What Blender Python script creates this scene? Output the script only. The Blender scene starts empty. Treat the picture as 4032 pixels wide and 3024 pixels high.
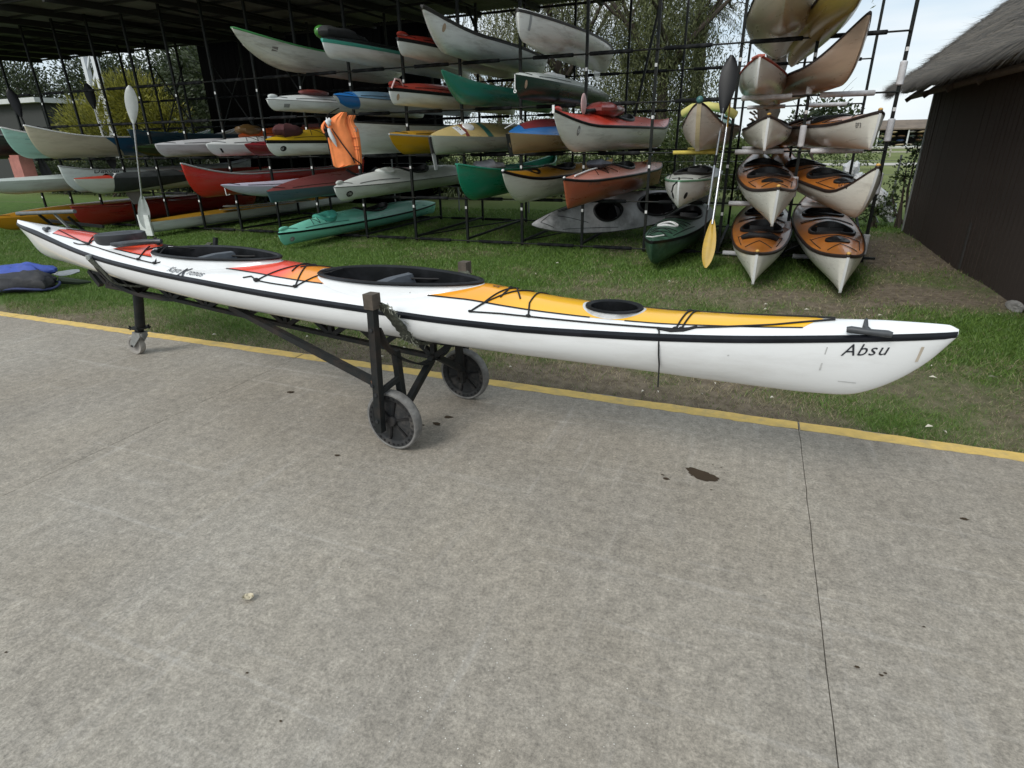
import bpy, bmesh, math, random
import numpy as np
from mathutils import Vector, Matrix
random.seed(7); RNG = np.random.default_rng(11)
SC = bpy.context.scene
COL = SC.collection

# ------------------------------------------------------------------ camera
CAM_F, CAM_PITCH, CAM_YAW, CAM_ROLL, CAM_H = 2271.4 / 4032.0, 22.765, 22.378, -1.103, 1.55
def set_camera():
    p, yw, rl = (math.radians(a) for a in (CAM_PITCH, CAM_YAW, CAM_ROLL))
    h = Vector((-math.sin(yw), math.cos(yw), 0)); r = Vector((math.cos(yw), math.sin(yw), 0)); u = Vector((0, 0, 1))
    fwd = h * math.cos(p) - u * math.sin(p); up = h * math.sin(p) + u * math.cos(p)
    R = r * math.cos(rl) + up * math.sin(rl); U = up * math.cos(rl) - r * math.sin(rl)
    cd = bpy.data.cameras.new('camera'); co = bpy.data.objects.new('camera', cd); COL.objects.link(co)
    m = Matrix((R, U, -fwd)).transposed().to_4x4(); m.translation = Vector((0, 0, CAM_H))
    co.matrix_world = m
    cd.sensor_fit = 'HORIZONTAL'; cd.sensor_width = 36.0; cd.lens = CAM_F * 36.0
    cd.clip_start = 0.05; cd.clip_end = 2000
    SC.camera = co
set_camera()

# ------------------------------------------------------------------ sky, sun, exposure
SUN_EL, SUN_AZ = 43.0, 200.0     # high, veiled by cloud; azimuth clockwise from +Y
SKY_STRENGTH, CLOUD_STRENGTH, SUN_STRENGTH, SUN_ANGLE, EXPOSURE = 0.10, 0.76, 1.5, 24.0, 0.5
def set_world():
    w = bpy.data.worlds.new('World'); SC.world = w; w.use_nodes = True
    nt = w.node_tree; nt.nodes.clear(); N = nt.nodes.new; L = nt.links.new
    out = N('ShaderNodeOutputWorld'); mix = N('ShaderNodeMixShader')
    sky = N('ShaderNodeTexSky'); sky.sky_type = 'NISHITA'; sky.sun_disc = False
    sky.sun_elevation = math.radians(SUN_EL); sky.sun_rotation = math.radians(SUN_AZ)
    b1 = N('ShaderNodeBackground'); b1.inputs[1].default_value = SKY_STRENGTH
    b2 = N('ShaderNodeBackground'); b2.inputs[1].default_value = CLOUD_STRENGTH
    L(sky.outputs[0], b1.inputs[0])
    tc = N('ShaderNodeTexCoord'); mp = N('ShaderNodeMapping'); mp.inputs['Scale'].default_value = (1.6, 2.2, 9.0)
    mp.inputs['Rotation'].default_value = (0, 0, 0.5)
    L(tc.outputs['Generated'], mp.inputs[0])
    n1 = N('ShaderNodeTexNoise'); n1.inputs['Scale'].default_value = 2.2; n1.inputs['Detail'].default_value = 7; n1.inputs['Roughness'].default_value = .55
    n2 = N('ShaderNodeTexNoise'); n2.inputs['Scale'].default_value = 1.1; n2.inputs['Detail'].default_value = 4
    L(mp.outputs[0], n1.inputs[0]); L(mp.outputs[0], n2.inputs[0])
    r1 = N('ShaderNodeValToRGB'); r1.color_ramp.elements[0].position = .30; r1.color_ramp.elements[1].position = .58
    r1.color_ramp.elements[0].color = (.66,)*3 + (1,); r1.color_ramp.elements[1].color = (1, 1, 1, 1)
    L(n1.outputs[0], r1.inputs[0]); L(r1.outputs[0], mix.inputs[0])
    r2 = N('ShaderNodeValToRGB'); r2.color_ramp.elements[0].position = .3; r2.color_ramp.elements[1].position = .65
    r2.color_ramp.elements[0].color = (.60, .73, .84, 1); r2.color_ramp.elements[1].color = (.90, .955, .985, 1)
    L(n2.outputs[0], r2.inputs[0]); L(r2.outputs[0], b2.inputs[0])
    L(b1.outputs[0], mix.inputs[1]); L(b2.outputs[0], mix.inputs[2]); L(mix.outputs[0], out.inputs[0])
    ld = bpy.data.lights.new('sun', 'SUN'); ld.energy = SUN_STRENGTH; ld.angle = math.radians(SUN_ANGLE); ld.color = (1.0, .97, .92)
    lo = bpy.data.objects.new('sun', ld); COL.objects.link(lo)
    az, el = math.radians(SUN_AZ), math.radians(SUN_EL)
    d = Vector((math.sin(az) * math.cos(el), math.cos(az) * math.cos(el), math.sin(el)))
    lo.rotation_euler = d.to_track_quat('Z', 'Y').to_euler(); lo.location = d * 60
    vs = SC.view_settings; vs.view_transform = 'Standard'; vs.look = 'None'; vs.exposure = EXPOSURE; vs.gamma = 1.0; vs.use_curve_mapping = False
    SC.cycles.max_bounces = 8; SC.cycles.diffuse_bounces = 4; SC.cycles.use_denoising = True
set_world()

# ------------------------------------------------------------------ helpers
def pchip(xs, ys):
    x = np.array(xs, float); y = np.array(ys, float); h = np.diff(x); d = np.diff(y) / h; m = np.zeros(len(x))
    for i in range(1, len(x) - 1):
        if d[i-1] * d[i] > 0:
            w1 = 2*h[i] + h[i-1]; w2 = h[i] + 2*h[i-1]; m[i] = (w1 + w2) / (w1/d[i-1] + w2/d[i])
    m[0] = d[0]; m[-1] = d[-1]
    def f(t):
        t = np.clip(np.asarray(t, float), x[0], x[-1]); i = np.clip(np.searchsorted(x, t) - 1, 0, len(x) - 2)
        u = (t - x[i]) / h[i]
        return (2*u**3-3*u**2+1)*y[i] + (u**3-2*u**2+u)*h[i]*m[i] + (-2*u**3+3*u**2)*y[i+1] + (u**3-u**2)*h[i]*m[i+1]
    return f

class MB:
    """collects shapes into one mesh"""
    def __init__(s): s.v = []; s.f = []
    def add(s, vs, fs):
        o = len(s.v); s.v += [tuple(map(float, v)) for v in vs]; s.f += [tuple(i + o for i in f) for f in fs]; return s
    def box(s, c, d, rot=None):
        c = Vector(c); vs = []
        for z in (-.5, .5):
            for x, y in ((-.5, -.5), (.5, -.5), (.5, .5), (-.5, .5)):
                v = Vector((x*d[0], y*d[1], z*d[2]))
                if rot is not None: v = rot @ v
                vs.append(c + v)
        return s.add(vs, [(3, 2, 1, 0), (4, 5, 6, 7), (0, 1, 5, 4), (1, 2, 6, 5), (2, 3, 7, 6), (3, 0, 4, 7)])
    def bar(s, p, q, w, h=None, up=(0, 0, 1)):
        h = h or w; p = Vector(p); q = Vector(q); a = (q - p); a.normalize(); u = Vector(up)
        if abs(a.dot(u)) > .97: u = Vector((1, 0, 0))
        r = a.cross(u).normalized() * (w/2); t = r.cross(a).normalized() * (h/2)
        vs = [p - r - t, p + r - t, p + r + t, p - r + t, q - r - t, q + r - t, q + r + t, q - r + t]
        return s.add(vs, [(3, 2, 1, 0), (4, 5, 6, 7), (0, 1, 5, 4), (1, 2, 6, 5), (2, 3, 7, 6), (3, 0, 4, 7)])
    def tube(s, pts, r, n=8, closed=False, caps=True):
        pts = [Vector(p) for p in pts]; m = len(pts); rs = r if hasattr(r, '__len__') else [r]*m
        rings = []; prev = None
        for i, p in enumerate(pts):
            a = pts[(i+1) % m] if (closed or i < m-1) else pts[i]; b = pts[i-1] if (closed or i > 0) else pts[i]
            d = (a - b)
            if d.length < 1e-9: d = Vector((0, 0, 1))
            d.normalize()
            if prev is None:
                u = Vector((0, 0, 1)) if abs(d.z) < .9 else Vector((1, 0, 0)); x = d.cross(u).normalized()
            else:
                x = (prev - d * prev.dot(d)); x = x.normalized() if x.length > 1e-6 else d.cross(Vector((0, 0, 1))).normalized()
            prev = x; y = d.cross(x)
            rings.append([p + (x*math.cos(t) + y*math.sin(t)) * rs[i] for t in [2*math.pi*k/n for k in range(n)]])
        vs = [v for rg in rings for v in rg]; fs = []
        for i in range(m if closed else m-1):
            j = (i+1) % m
            for k in range(n): fs.append((i*n+k, i*n+(k+1) % n, j*n+(k+1) % n, j*n+k))
        if caps and not closed:
            fs.append(tuple(range(n-1, -1, -1))); fs.append(tuple((m-1)*n+k for k in range(n)))
        return s.add(vs, fs)
    def grid(s, rows, close_u=False, close_v=False):
        nr = len(rows); nc = len(rows[0]); vs = [v for r in rows for v in r]; fs = []
        for i in range(nr if close_u else nr-1):
            for j in range(nc if close_v else nc-1):
                a, b = i, (i+1) % nr; c, d = j, (j+1) % nc
                fs.append((a*nc+c, a*nc+d, b*nc+d, b*nc+c))
        return s.add(vs, fs)
    def lathe(s, prof, n=24, origin=(0, 0, 0), axis='z'):
        """prof: list of (radius, height)"""
        rows = []
        for k in range(n):
            t = 2*math.pi*k/n; row = []
            for r, h in prof:
                x, y = r*math.cos(t), r*math.sin(t)
                p = (x, y, h) if axis == 'z' else ((x, h, y) if axis == 'y' else (h, x, y))
                row.append((p[0]+origin[0], p[1]+origin[1], p[2]+origin[2]))
            rows.append(row)
        return s.grid(rows, close_u=True)
    def ellipsoid(s, c, r, nu=14, nv=9, fn=None):
        rows = []
        for i in range(nu):
            a = 2*math.pi*i/nu; row = []
            for j in range(nv):
                b = -math.pi/2 + math.pi*j/(nv-1)
                d = (math.cos(a)*math.cos(b), math.sin(a)*math.cos(b), math.sin(b)); k = fn(*d) if fn else 1
                row.append((c[0]+r[0]*d[0]*k, c[1]+r[1]*d[1]*k, c[2]+r[2]*d[2]*k))
            rows.append(row)
        return s.grid(rows, close_u=True)
    def build(s, name, mat, parent=None, smooth=True, sharp=40, kind=None):
        me = bpy.data.meshes.new(name); me.from_pydata(s.v, [], s.f)
        bm = bmesh.new(); bm.from_mesh(me); bmesh.ops.remove_doubles(bm, verts=bm.verts, dist=1e-5)
        bmesh.ops.recalc_face_normals(bm, faces=bm.faces)
        if smooth:
            for f in bm.faces: f.smooth = True
            for e in bm.edges:
                if len(e.link_faces) == 2 and e.calc_face_angle(0) > math.radians(sharp): e.smooth = False
        bm.to_mesh(me); bm.free(); me.update()
        return link(name, me, mat, parent, kind)

def link(name, me, mat, parent=None, kind=None):
    o = bpy.data.objects.new(name, me); COL.objects.link(o)
    if mat is not None: me.materials.append(mat)
    if parent is not None: o.parent = parent
    if kind: o['kind'] = kind
    return o
def tag(o, label=None, cat=None, group=None, kind=None):
    for k, v in (('label', label), ('category', cat), ('group', group), ('kind', kind)):
        if v: o[k] = v
    return o
def thing(name, label, cat, loc=(0, 0, 0), rotz=0.0, group=None, tilt=0.0, roll=0.0):
    o = bpy.data.objects.new(name, None); COL.objects.link(o); o.empty_display_size = .1
    o.location = loc; o.rotation_euler = (tilt, roll, rotz)
    return tag(o, label, cat, group)
def npmesh(name, verts, faces, mat, parent=None, kind=None, tint=None, smooth=False):
    """faces: (n,k) int array"""
    me = bpy.data.meshes.new(name); verts = np.asarray(verts, np.float32); faces = np.asarray(faces, np.int32); n, k = faces.shape
    me.vertices.add(len(verts)); me.vertices.foreach_set('co', verts.ravel())
    me.loops.add(n*k); me.loops.foreach_set('vertex_index', faces.ravel())
    me.polygons.add(n); me.polygons.foreach_set('loop_start', np.arange(0, n*k, k, dtype=np.int32)); me.polygons.foreach_set('loop_total', np.full(n, k, np.int32))
    if smooth: me.polygons.foreach_set('use_smooth', np.ones(n, bool))
    me.update(calc_edges=True)
    if tint is not None:
        a = me.attributes.new('tint', 'FLOAT', 'POINT'); a.data.foreach_set('value', np.asarray(tint, np.float32))
    return link(name, me, mat, parent, kind)

# ---- materials
MATS = {}
def lin(h):
    h = h.lstrip('#'); c = [int(h[i:i+2], 16)/255 for i in (0, 2, 4)]
    return tuple(x/12.92 if x <= .04045 else ((x+.055)/1.055)**2.4 for x in c)
def pm(name, col, rough=.5, var=.12, scale=6.0, bump=0.0, bscale=60.0, metal=0.0, coat=0.0, dirt=None, dirt_amt=.3, dirt_scale=3.0, stretch=(1, 1, 1), spec=.5):
    if name in MATS: return MATS[name]
    if isinstance(col, str): col = lin(col)
    m = bpy.data.materials.new(name); m.use_nodes = True; nt = m.node_tree; N = nt.nodes.new; L = nt.links.new
    b = nt.nodes['Principled BSDF']; b.inputs['Metallic'].default_value = metal
    b.inputs['Coat Weight'].default_value = coat; b.inputs['Specular IOR Level'].default_value = spec
    tc = N('ShaderNodeTexCoord'); mp = N('ShaderNodeMapping'); mp.inputs['Scale'].default_value = stretch; L(tc.outputs['Object'], mp.inputs[0])
    n = N('ShaderNodeTexNoise'); n.inputs['Scale'].default_value = scale; n.inputs['Detail'].default_value = 6; n.inputs['Roughness'].default_value = .6; L(mp.outputs[0], n.inputs[0])
    r = N('ShaderNodeValToRGB'); r.color_ramp.elements[0].position = .28; r.color_ramp.elements[1].position = .72
    r.color_ramp.elements[0].color = tuple(max(0, c*(1-var)) for c in col) + (1,); r.color_ramp.elements[1].color = tuple(min(1, c*(1+var*.6)) for c in col) + (1,)
    L(n.outputs[0], r.inputs[0]); src = r.outputs[0]
    if dirt is not None:
        if isinstance(dirt, str): dirt = lin(dirt)
        d = N('ShaderNodeTexNoise'); d.inputs['Scale'].default_value = dirt_scale; d.inputs['Detail'].default_value = 8; d.inputs['Roughness'].default_value = .65; L(mp.outputs[0], d.inputs[0])
        dr = N('ShaderNodeValToRGB'); dr.color_ramp.elements[0].position = .48; dr.color_ramp.elements[1].position = .75
        dr.color_ramp.elements[0].color = (0, 0, 0, 1); dr.color_ramp.elements[1].color = (dirt_amt,)*3 + (1,)
        L(d.outputs[0], dr.inputs[0]); mx = N('ShaderNodeMix'); mx.data_type = 'RGBA'; L(dr.outputs[0], mx.inputs[0]); L(src, mx.inputs[6]); mx.inputs[7].default_value = tuple(dirt) + (1,)
        src = mx.outputs[2]
    L(src, b.inputs['Base Color'])
    rr = N('ShaderNodeMapRange'); rr.inputs[3].default_value = max(.02, rough*.8); rr.inputs[4].default_value = min(1, rough*1.25); L(n.outputs[0], rr.inputs[0]); L(rr.outputs[0], b.inputs['Roughness'])
    if bump:
        bn = N('ShaderNodeTexNoise'); bn.inputs['Scale'].default_value = bscale; bn.inputs['Detail'].default_value = 5; L(mp.outputs[0], bn.inputs[0])
        bp = N('ShaderNodeBump'); bp.inputs['Strength'].default_value = bump; bp.inputs['Distance'].default_value = .01; L(bn.outputs[0], bp.inputs['Height']); L(bp.outputs[0], b.inputs['Normal'])
    MATS[name] = m; return m
def leafmat(name, dark, light, rough=.55, trans=.25):
    if name in MATS: return MATS[name]
    m = bpy.data.materials.new(name); m.use_nodes = True; nt = m.node_tree; N = nt.nodes.new; L = nt.links.new
    b = nt.nodes['Principled BSDF']; b.inputs['Roughness'].default_value = rough
    at = N('ShaderNodeAttribute'); at.attribute_name = 'tint'
    r = N('ShaderNodeValToRGB'); r.color_ramp.elements[0].color = tuple(dark) + (1,); r.color_ramp.elements[1].color = tuple(light) + (1,)
    L(at.outputs['Fac'], r.inputs[0]); L(r.outputs[0], b.inputs['Base Color'])
    t = N('ShaderNodeBsdfTranslucent'); L(r.outputs[0], t.inputs[0]); mx = N('ShaderNodeMixShader'); mx.inputs[0].default_value = trans
    L(b.outputs[0], mx.inputs[1]); L(t.outputs[0], mx.inputs[2]); L(mx.outputs[0], nt.nodes['Material Output'].inputs[0])
    MATS[name] = m; return m
def gel(hexcol, dirt=.35, rough=.28):
    h_ = hexcol.lstrip('#'); c_ = [int(h_[i:i+2], 16) for i in (0, 2, 4)]
    if min(c_) > 0xb0: hexcol = '#%02x%02x%02x' % tuple(min(238, int(c*1.07)) for c in c_)
    return pm('gelcoat_%s' % hexcol.strip('#').lower() + ('' if dirt == .35 else '_%d' % int(dirt*100)), hexcol, rough=rough, var=.06, scale=5, coat=.15, dirt=(.15, .12, .085), dirt_amt=dirt*1.25, dirt_scale=3.4, stretch=(1, .3, 2.6), bump=.03, bscale=90)

M_STEEL = pm('dark_painted_steel', (.014, .016, .016), rough=.6, var=.35, scale=14, bump=.12, bscale=90, spec=.25, dirt=(.07, .038, .022), dirt_amt=.4, dirt_scale=7)
M_POST = pm('dark_green_rack_paint', (.009, .012, .011), rough=.55, spec=.22, var=.3, scale=9, bump=.1, dirt=(.07, .05, .04), dirt_amt=.4, dirt_scale=5)
M_RUBBER = pm('black_rubber', (.010, .010, .011), rough=.6, spec=.25, var=.3, scale=20, bump=.1, dirt=(.12, .11, .10), dirt_amt=.35, dirt_scale=9)
M_BLACK = pm('black_plastic', (.007, .007, .008), rough=.4, spec=.3, var=.3, scale=10)
M_ROPE = pm('black_cord', (.010, .010, .010), rough=.8, var=.3, scale=120)
M_WELL = pm('dark_cockpit_lining', (.009, .006, .006), rough=.7, spec=.2, var=.5, scale=9)
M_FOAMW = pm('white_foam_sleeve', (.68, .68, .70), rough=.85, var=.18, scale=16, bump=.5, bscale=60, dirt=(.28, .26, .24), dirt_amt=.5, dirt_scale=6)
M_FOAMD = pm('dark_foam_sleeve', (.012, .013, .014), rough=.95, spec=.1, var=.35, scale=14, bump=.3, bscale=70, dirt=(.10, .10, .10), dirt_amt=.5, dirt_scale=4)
M_FOAMY = pm('yellow_foam_sleeve', (.62, .50, .10), rough=.85, var=.2, scale=16, bump=.4)
M_STICK = pm('white_sticker', (.75, .75, .74), rough=.5, var=.15, scale=60)
M_TEXT = pm('dark_lettering', (.02, .022, .03), rough=.4, var=.2, scale=40)
M_WHITE = pm('white_paint', (.74, .75, .75), rough=.35, var=.08, scale=8, dirt=(.25, .23, .2), dirt_amt=.3)

# ---- value noise used for where things grow
class VN:
    def __init__(s, seed): s.t = np.random.default_rng(seed).random((256, 256))
    def __call__(s, x, y):
        x = np.asarray(x, float); y = np.asarray(y, float); xi = np.floor(x).astype(int); yi = np.floor(y).astype(int); fx = x-xi; fy = y-yi
        fx = fx*fx*(3-2*fx); fy = fy*fy*(3-2*fy); t = s.t; g = lambda i, j: t[i & 255, j & 255]
        return (g(xi, yi)*(1-fx)+g(xi+1, yi)*fx)*(1-fy) + (g(xi, yi+1)*(1-fx)+g(xi+1, yi+1)*fx)*fy
    def fbm(s, x, y, o=4):
        v = 0; a = .5; n = 0
        for k in range(o): v = v + a*s(x*2**k+17*k, y*2**k+31*k); n += a; a *= .5
        return v/n
NZ = VN(3); NZ2 = VN(9)

# ------------------------------------------------------------------ ground, path, grass
PATH_EDGE = 3.455
def smooth(a, b, x): t = np.clip((x-a)/(b-a), 0, 1); return t*t*(3-2*t)
def grassy(x, y):
    x = np.asarray(x, float); y = np.asarray(y, float)
    n = NZ.fbm(x*1.1, y*1.1, 5); f = NZ2.fbm(x*5, y*5, 3)
    w = .35 + 1.25*smooth(-6.5, -2.0, x)
    g = 1.15 - 1.15*np.exp(-np.maximum(0, y-PATH_EDGE)/w)
    g = g - .80*np.exp(-(((x-.5)/2.1)**2 + ((y-6.75)/.75)**2)**1.4)
    g = g - .62*smooth(1.0, 1.6, x)*smooth(5.8, 7.4, y)*smooth(12.5, 10.5, y)*(x < 2.6)
    g = g - .45*smooth(8.2, 9.2, y)*smooth(12.5, 11, y)*(x > -3.2)
    return np.clip(g + (n-.5)*1.7 + (f-.5)*.8, 0, 1)

def ground_material():
    m = bpy.data.materials.new('lawn_soil'); m.use_nodes = True; nt = m.node_tree; N = nt.nodes.new; L = nt.links.new; b = nt.nodes['Principled BSDF']
    b.inputs['Roughness'].default_value = .95; b.inputs['Specular IOR Level'].default_value = .15
    tc = N('ShaderNodeTexCoord'); at = N('ShaderNodeAttribute'); at.attribute_name = 'tint'
    def noise(s, d=6, r=.6):
        n = N('ShaderNodeTexNoise'); n.inputs['Scale'].default_value = s; n.inputs['Detail'].default_value = d; n.inputs['Roughness'].default_value = r; L(tc.outputs['Object'], n.inputs[0]); return n
    def ramp(src, p0, c0, p1, c1):
        r = N('ShaderNodeValToRGB'); r.color_ramp.elements[0].position = p0; r.color_ramp.elements[1].position = p1
        r.color_ramp.elements[0].color = c0 + (1,); r.color_ramp.elements[1].color = c1 + (1,); L(src, r.inputs[0]); return r.outputs[0]
    soil = ramp(noise(14).outputs[0], .3, (.095, .076, .055), .72, (.225, .185, .135))
    green = ramp(noise(9).outputs[0], .3, (.042, .082, .014), .75, (.095, .165, .032))
    far = ramp(noise(.15).outputs[0], .3, (.11, .14, .045), .7, (.17, .19, .07))
    mx = N('ShaderNodeMix'); mx.data_type = 'RGBA'; L(at.outputs['Fac'], mx.inputs[0]); L(soil, mx.inputs[6]); L(green, mx.inputs[7])
    sep = N('ShaderNodeSeparateXYZ'); L(tc.outputs['Object'], sep.inputs[0]); mr = N('ShaderNodeMapRange'); mr.inputs[1].default_value = 12.5; mr.inputs[2].default_value = 17; L(sep.outputs[1], mr.inputs[0])
    m2 = N('ShaderNodeMix'); m2.data_type = 'RGBA'; L(mr.outputs[0], m2.inputs[0]); L(mx.outputs[2], m2.inputs[6]); L(far, m2.inputs[7]); L(m2.outputs[2], b.inputs['Base Color'])
    bp = N('ShaderNodeBump'); bp.inputs['Strength'].default_value = .6; bp.inputs['Distance'].default_value = .02; L(noise(45).outputs[0], bp.inputs['Height']); L(bp.outputs[0], b.inputs['Normal'])
    return m
def build_ground():
    xs = np.concatenate([[-600, -200, -80, -45, -30, -22], np.arange(-18, 4.01, .09), [6, 9, 14, 25, 60, 200, 600]])
    ys = np.concatenate([[-300, -60, -15, -5, 0, 2], np.arange(3.2, 14.0, .09), [15.5, 18, 24, 40, 80, 200, 900]])
    X, Y = np.meshgrid(xs, ys); nx, ny = len(xs), len(ys)
    Z = -.022 + (NZ.fbm(X*.9, Y*.9, 3)-.5)*.03*((Y > PATH_EDGE+.1) & (Y < 30))
    V = np.stack([X.ravel(), Y.ravel(), Z.ravel()], 1)
    i = np.arange(nx*ny).reshape(ny, nx); F = np.stack([i[:-1, :-1].ravel(), i[:-1, 1:].ravel(), i[1:, 1:].ravel(), i[1:, :-1].ravel()], 1)
    o = npmesh('ground', V, F, ground_material(), kind='structure', tint=grassy(X.ravel(), Y.ravel()), smooth=True)
    o['label'] = 'green lawn with brown dry patches beside the concrete path'
build_ground()

def build_grass():
    m = leafmat('grass_blades', (.40, .34, .21), (.20, .31, .058), trans=.3)
    cr = [n for n in m.node_tree.nodes if n.type == 'VALTORGB'][0].color_ramp
    e = cr.elements.new(.35); e.color = (.22, .19, .10, 1); e = cr.elements.new(.5); e.color = (.080, .155, .026, 1)
    N = 520000; u = RNG.random(N); y = 1/(1/PATH_EDGE - u*(1/PATH_EDGE-1/14.0)); x = -1.95*y-.4 + RNG.random(N)*(2.62*y+.8)
    g = grassy(x, y); fine = NZ2.fbm(x*9+50, y*9, 2)
    keep = (x < 2.5) & (x > -19) & ((RNG.random(N) < .15 + g*.95)) & (y > PATH_EDGE + .02*RNG.random(N) - .03*(RNG.random(N) < .08))
    x, y, g, fine = x[keep], y[keep], g[keep], fine[keep]; n = len(x)
    dry = RNG.random(n) > (.12 + g*.86)
    h = np.where(dry, .010+.016*RNG.random(n), .014+.024*RNG.random(n)*(.5+fine)) * (1 + .05*(y-4))
    wd = (.0035+.003*RNG.random(n)) * (1 + .22*(y-3.4))
    a = RNG.random(n)*2*np.pi; lean = np.where(dry, 1.0+1.6*RNG.random(n), .4+1.3*RNG.random(n)); la = RNG.random(n)*2*np.pi
    dx, dy = np.cos(a)*wd/2, np.sin(a)*wd/2; z0 = np.full(n, -.028)
    V = np.empty((n, 3, 3)); V[:, 0] = np.stack([x-dx, y-dy, z0], 1); V[:, 1] = np.stack([x+dx, y+dy, z0], 1)
    V[:, 2] = np.stack([x+np.cos(la)*lean*h, y+np.sin(la)*lean*h, -.018+h], 1)
    t = np.where(dry, RNG.random(n)*.33, .45+.5*RNG.random(n)*(.55+.5*fine)); T = np.repeat(t, 3)
    o = npmesh('grass', V.reshape(-1, 3), np.arange(n*3).reshape(n, 3), m, kind='stuff', tint=T)
    o['label'] = 'short mown grass blades growing across the lawn'; o['category'] = 'grass'
build_grass()

def concrete_material():
    m = bpy.data.materials.new('worn_concrete'); m.use_nodes = True; nt = m.node_tree; N = nt.nodes.new; L = nt.links.new; b = nt.nodes['Principled BSDF']
    b.inputs['Roughness'].default_value = .78; b.inputs['Specular IOR Level'].default_value = .3
    tc = N('ShaderNodeTexCoord')
    def noise(s, d=6, r=.6, sc=None, rot=0):
        n = N('ShaderNodeTexNoise'); n.inputs['Scale'].default_value = s; n.inputs['Detail'].default_value = d; n.inputs['Roughness'].default_value = r
        if sc:
            mp = N('ShaderNodeMapping'); mp.inputs['Scale'].default_value = sc; mp.inputs['Rotation'].default_value = (0, 0, rot); L(tc.outputs['Object'], mp.inputs[0]); L(mp.outputs[0], n.inputs[0])
        else: L(tc.outputs['Object'], n.inputs[0])
        return n.outputs[0]
    def ramp(src, *st):
        r = N('ShaderNodeValToRGB'); els = r.color_ramp.elements
        while len(els) < len(st): els.new(.5)
        for e, (p, c) in zip(els, st): e.position = p; e.color = (c if hasattr(c, '__len__') else (c, c, c)) + (1,)
        L(src, r.inputs[0]); return r.outputs[0]
    def mul(a, bb, f=1.0, mode='MULTIPLY'):
        x = N('ShaderNodeMix'); x.data_type = 'RGBA'; x.blend_type = mode; x.inputs[0].default_value = f; L(a, x.inputs[6]); L(bb, x.inputs[7]); return x.outputs[2]
    base = ramp(noise(.55, 5, .55), (.30, (.258, .230, .189)), (.50, (.288, .259, .215)), (.70, (.318, .290, .244)))
    c = mul(base, ramp(noise(2.3, 8, .7), (.28, .91), (.70, 1.07)))
    c = mul(c, ramp(noise(1.0, 7, .7, (9, 2.2, 1), .45), (.36, .94), (.66, 1.05)))
    c = mul(c, ramp(noise(22, 8, .75), (.32, .72), (.66, 1.24)))
    c = mul(c, ramp(noise(.8, 6, .6, (1.5, 1.5, 1), 1.0), (.38, (.985, .99, 1.005)), (.62, (1.01, 1.0, .988))))
    c = mul(c, ramp(noise(7, 7, .7, (2.2, 1, 1), .7), (.32, .93), (.68, 1.07)))
    c = mul(c, ramp(noise(85, 5, .85), (.30, .52), (.68, 1.42)))
    c = mul(c, ramp(noise(75, 4, .6, (1, 1, 1)), (.24, .62), (.36, 1.0)))
    scr = ramp(noise(.8, 6, .6, (1.2, 11, 1), -.35), (.60, 0.0), (.72, .04)); c = mul(c, scr, 1, 'ADD')
    scr = ramp(noise(.9, 6, .6, (13, 1.1, 1), .2), (.62, 0.0), (.74, .04)); c = mul(c, scr, 1, 'ADD')
    for sc_, rot_, p_, a_ in (((.35, 10, 1), -.55, .61, .045), ((8, .5, 1), .25, .61, .040), ((.4, 11, 1), -.25, .63, .045), ((10, .4, 1), .75, .63, .038)):
        c = mul(c, ramp(noise(1.6, 5, .55, sc_, rot_), (p_, 0.0), (p_+.075, a_)), 1, 'ADD')
    L(c, b.inputs['Base Color'])
    bp = N('ShaderNodeBump'); bp.inputs['Strength'].default_value = .35; bp.inputs['Distance'].default_value = .004; L(noise(130, 6, .75), bp.inputs['Height']); L(bp.outputs[0], b.inputs['Normal'])
    return m
M_CONC = concrete_material()
M_YEL = pm('worn_yellow_line_paint', (.68, .47, .14), rough=.75, var=.16, scale=18, bump=.3, bscale=150, dirt=(.36, .29, .17), dirt_amt=.75, dirt_scale=11)
STAINS = [(-.232, 2.545, .012), (-.255, 2.575, .006), (.01, 2.75, .004), (-.03, 2.76, .004), (-.12, 2.62, .004), (.03, 2.70, .003), (-.02, 2.52, .004)]
STAINS += [(1.021, 2.662, .012), (.487, 1.635, .006), (.552, 1.627, .005), (.565, 1.64, .004), (.719, 1.899, .004), (-2.774, 2.773, .020), (-1.926, 2.169, .012), (-1.575, 2.797, .022), (-1.60, 2.69, .022), (-1.70, 2.63, .014), (-1.67, 2.645, .009), (-2.137, .687, .004), (-1.311, .918, .004), (-1.091, .825, .004)]
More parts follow.
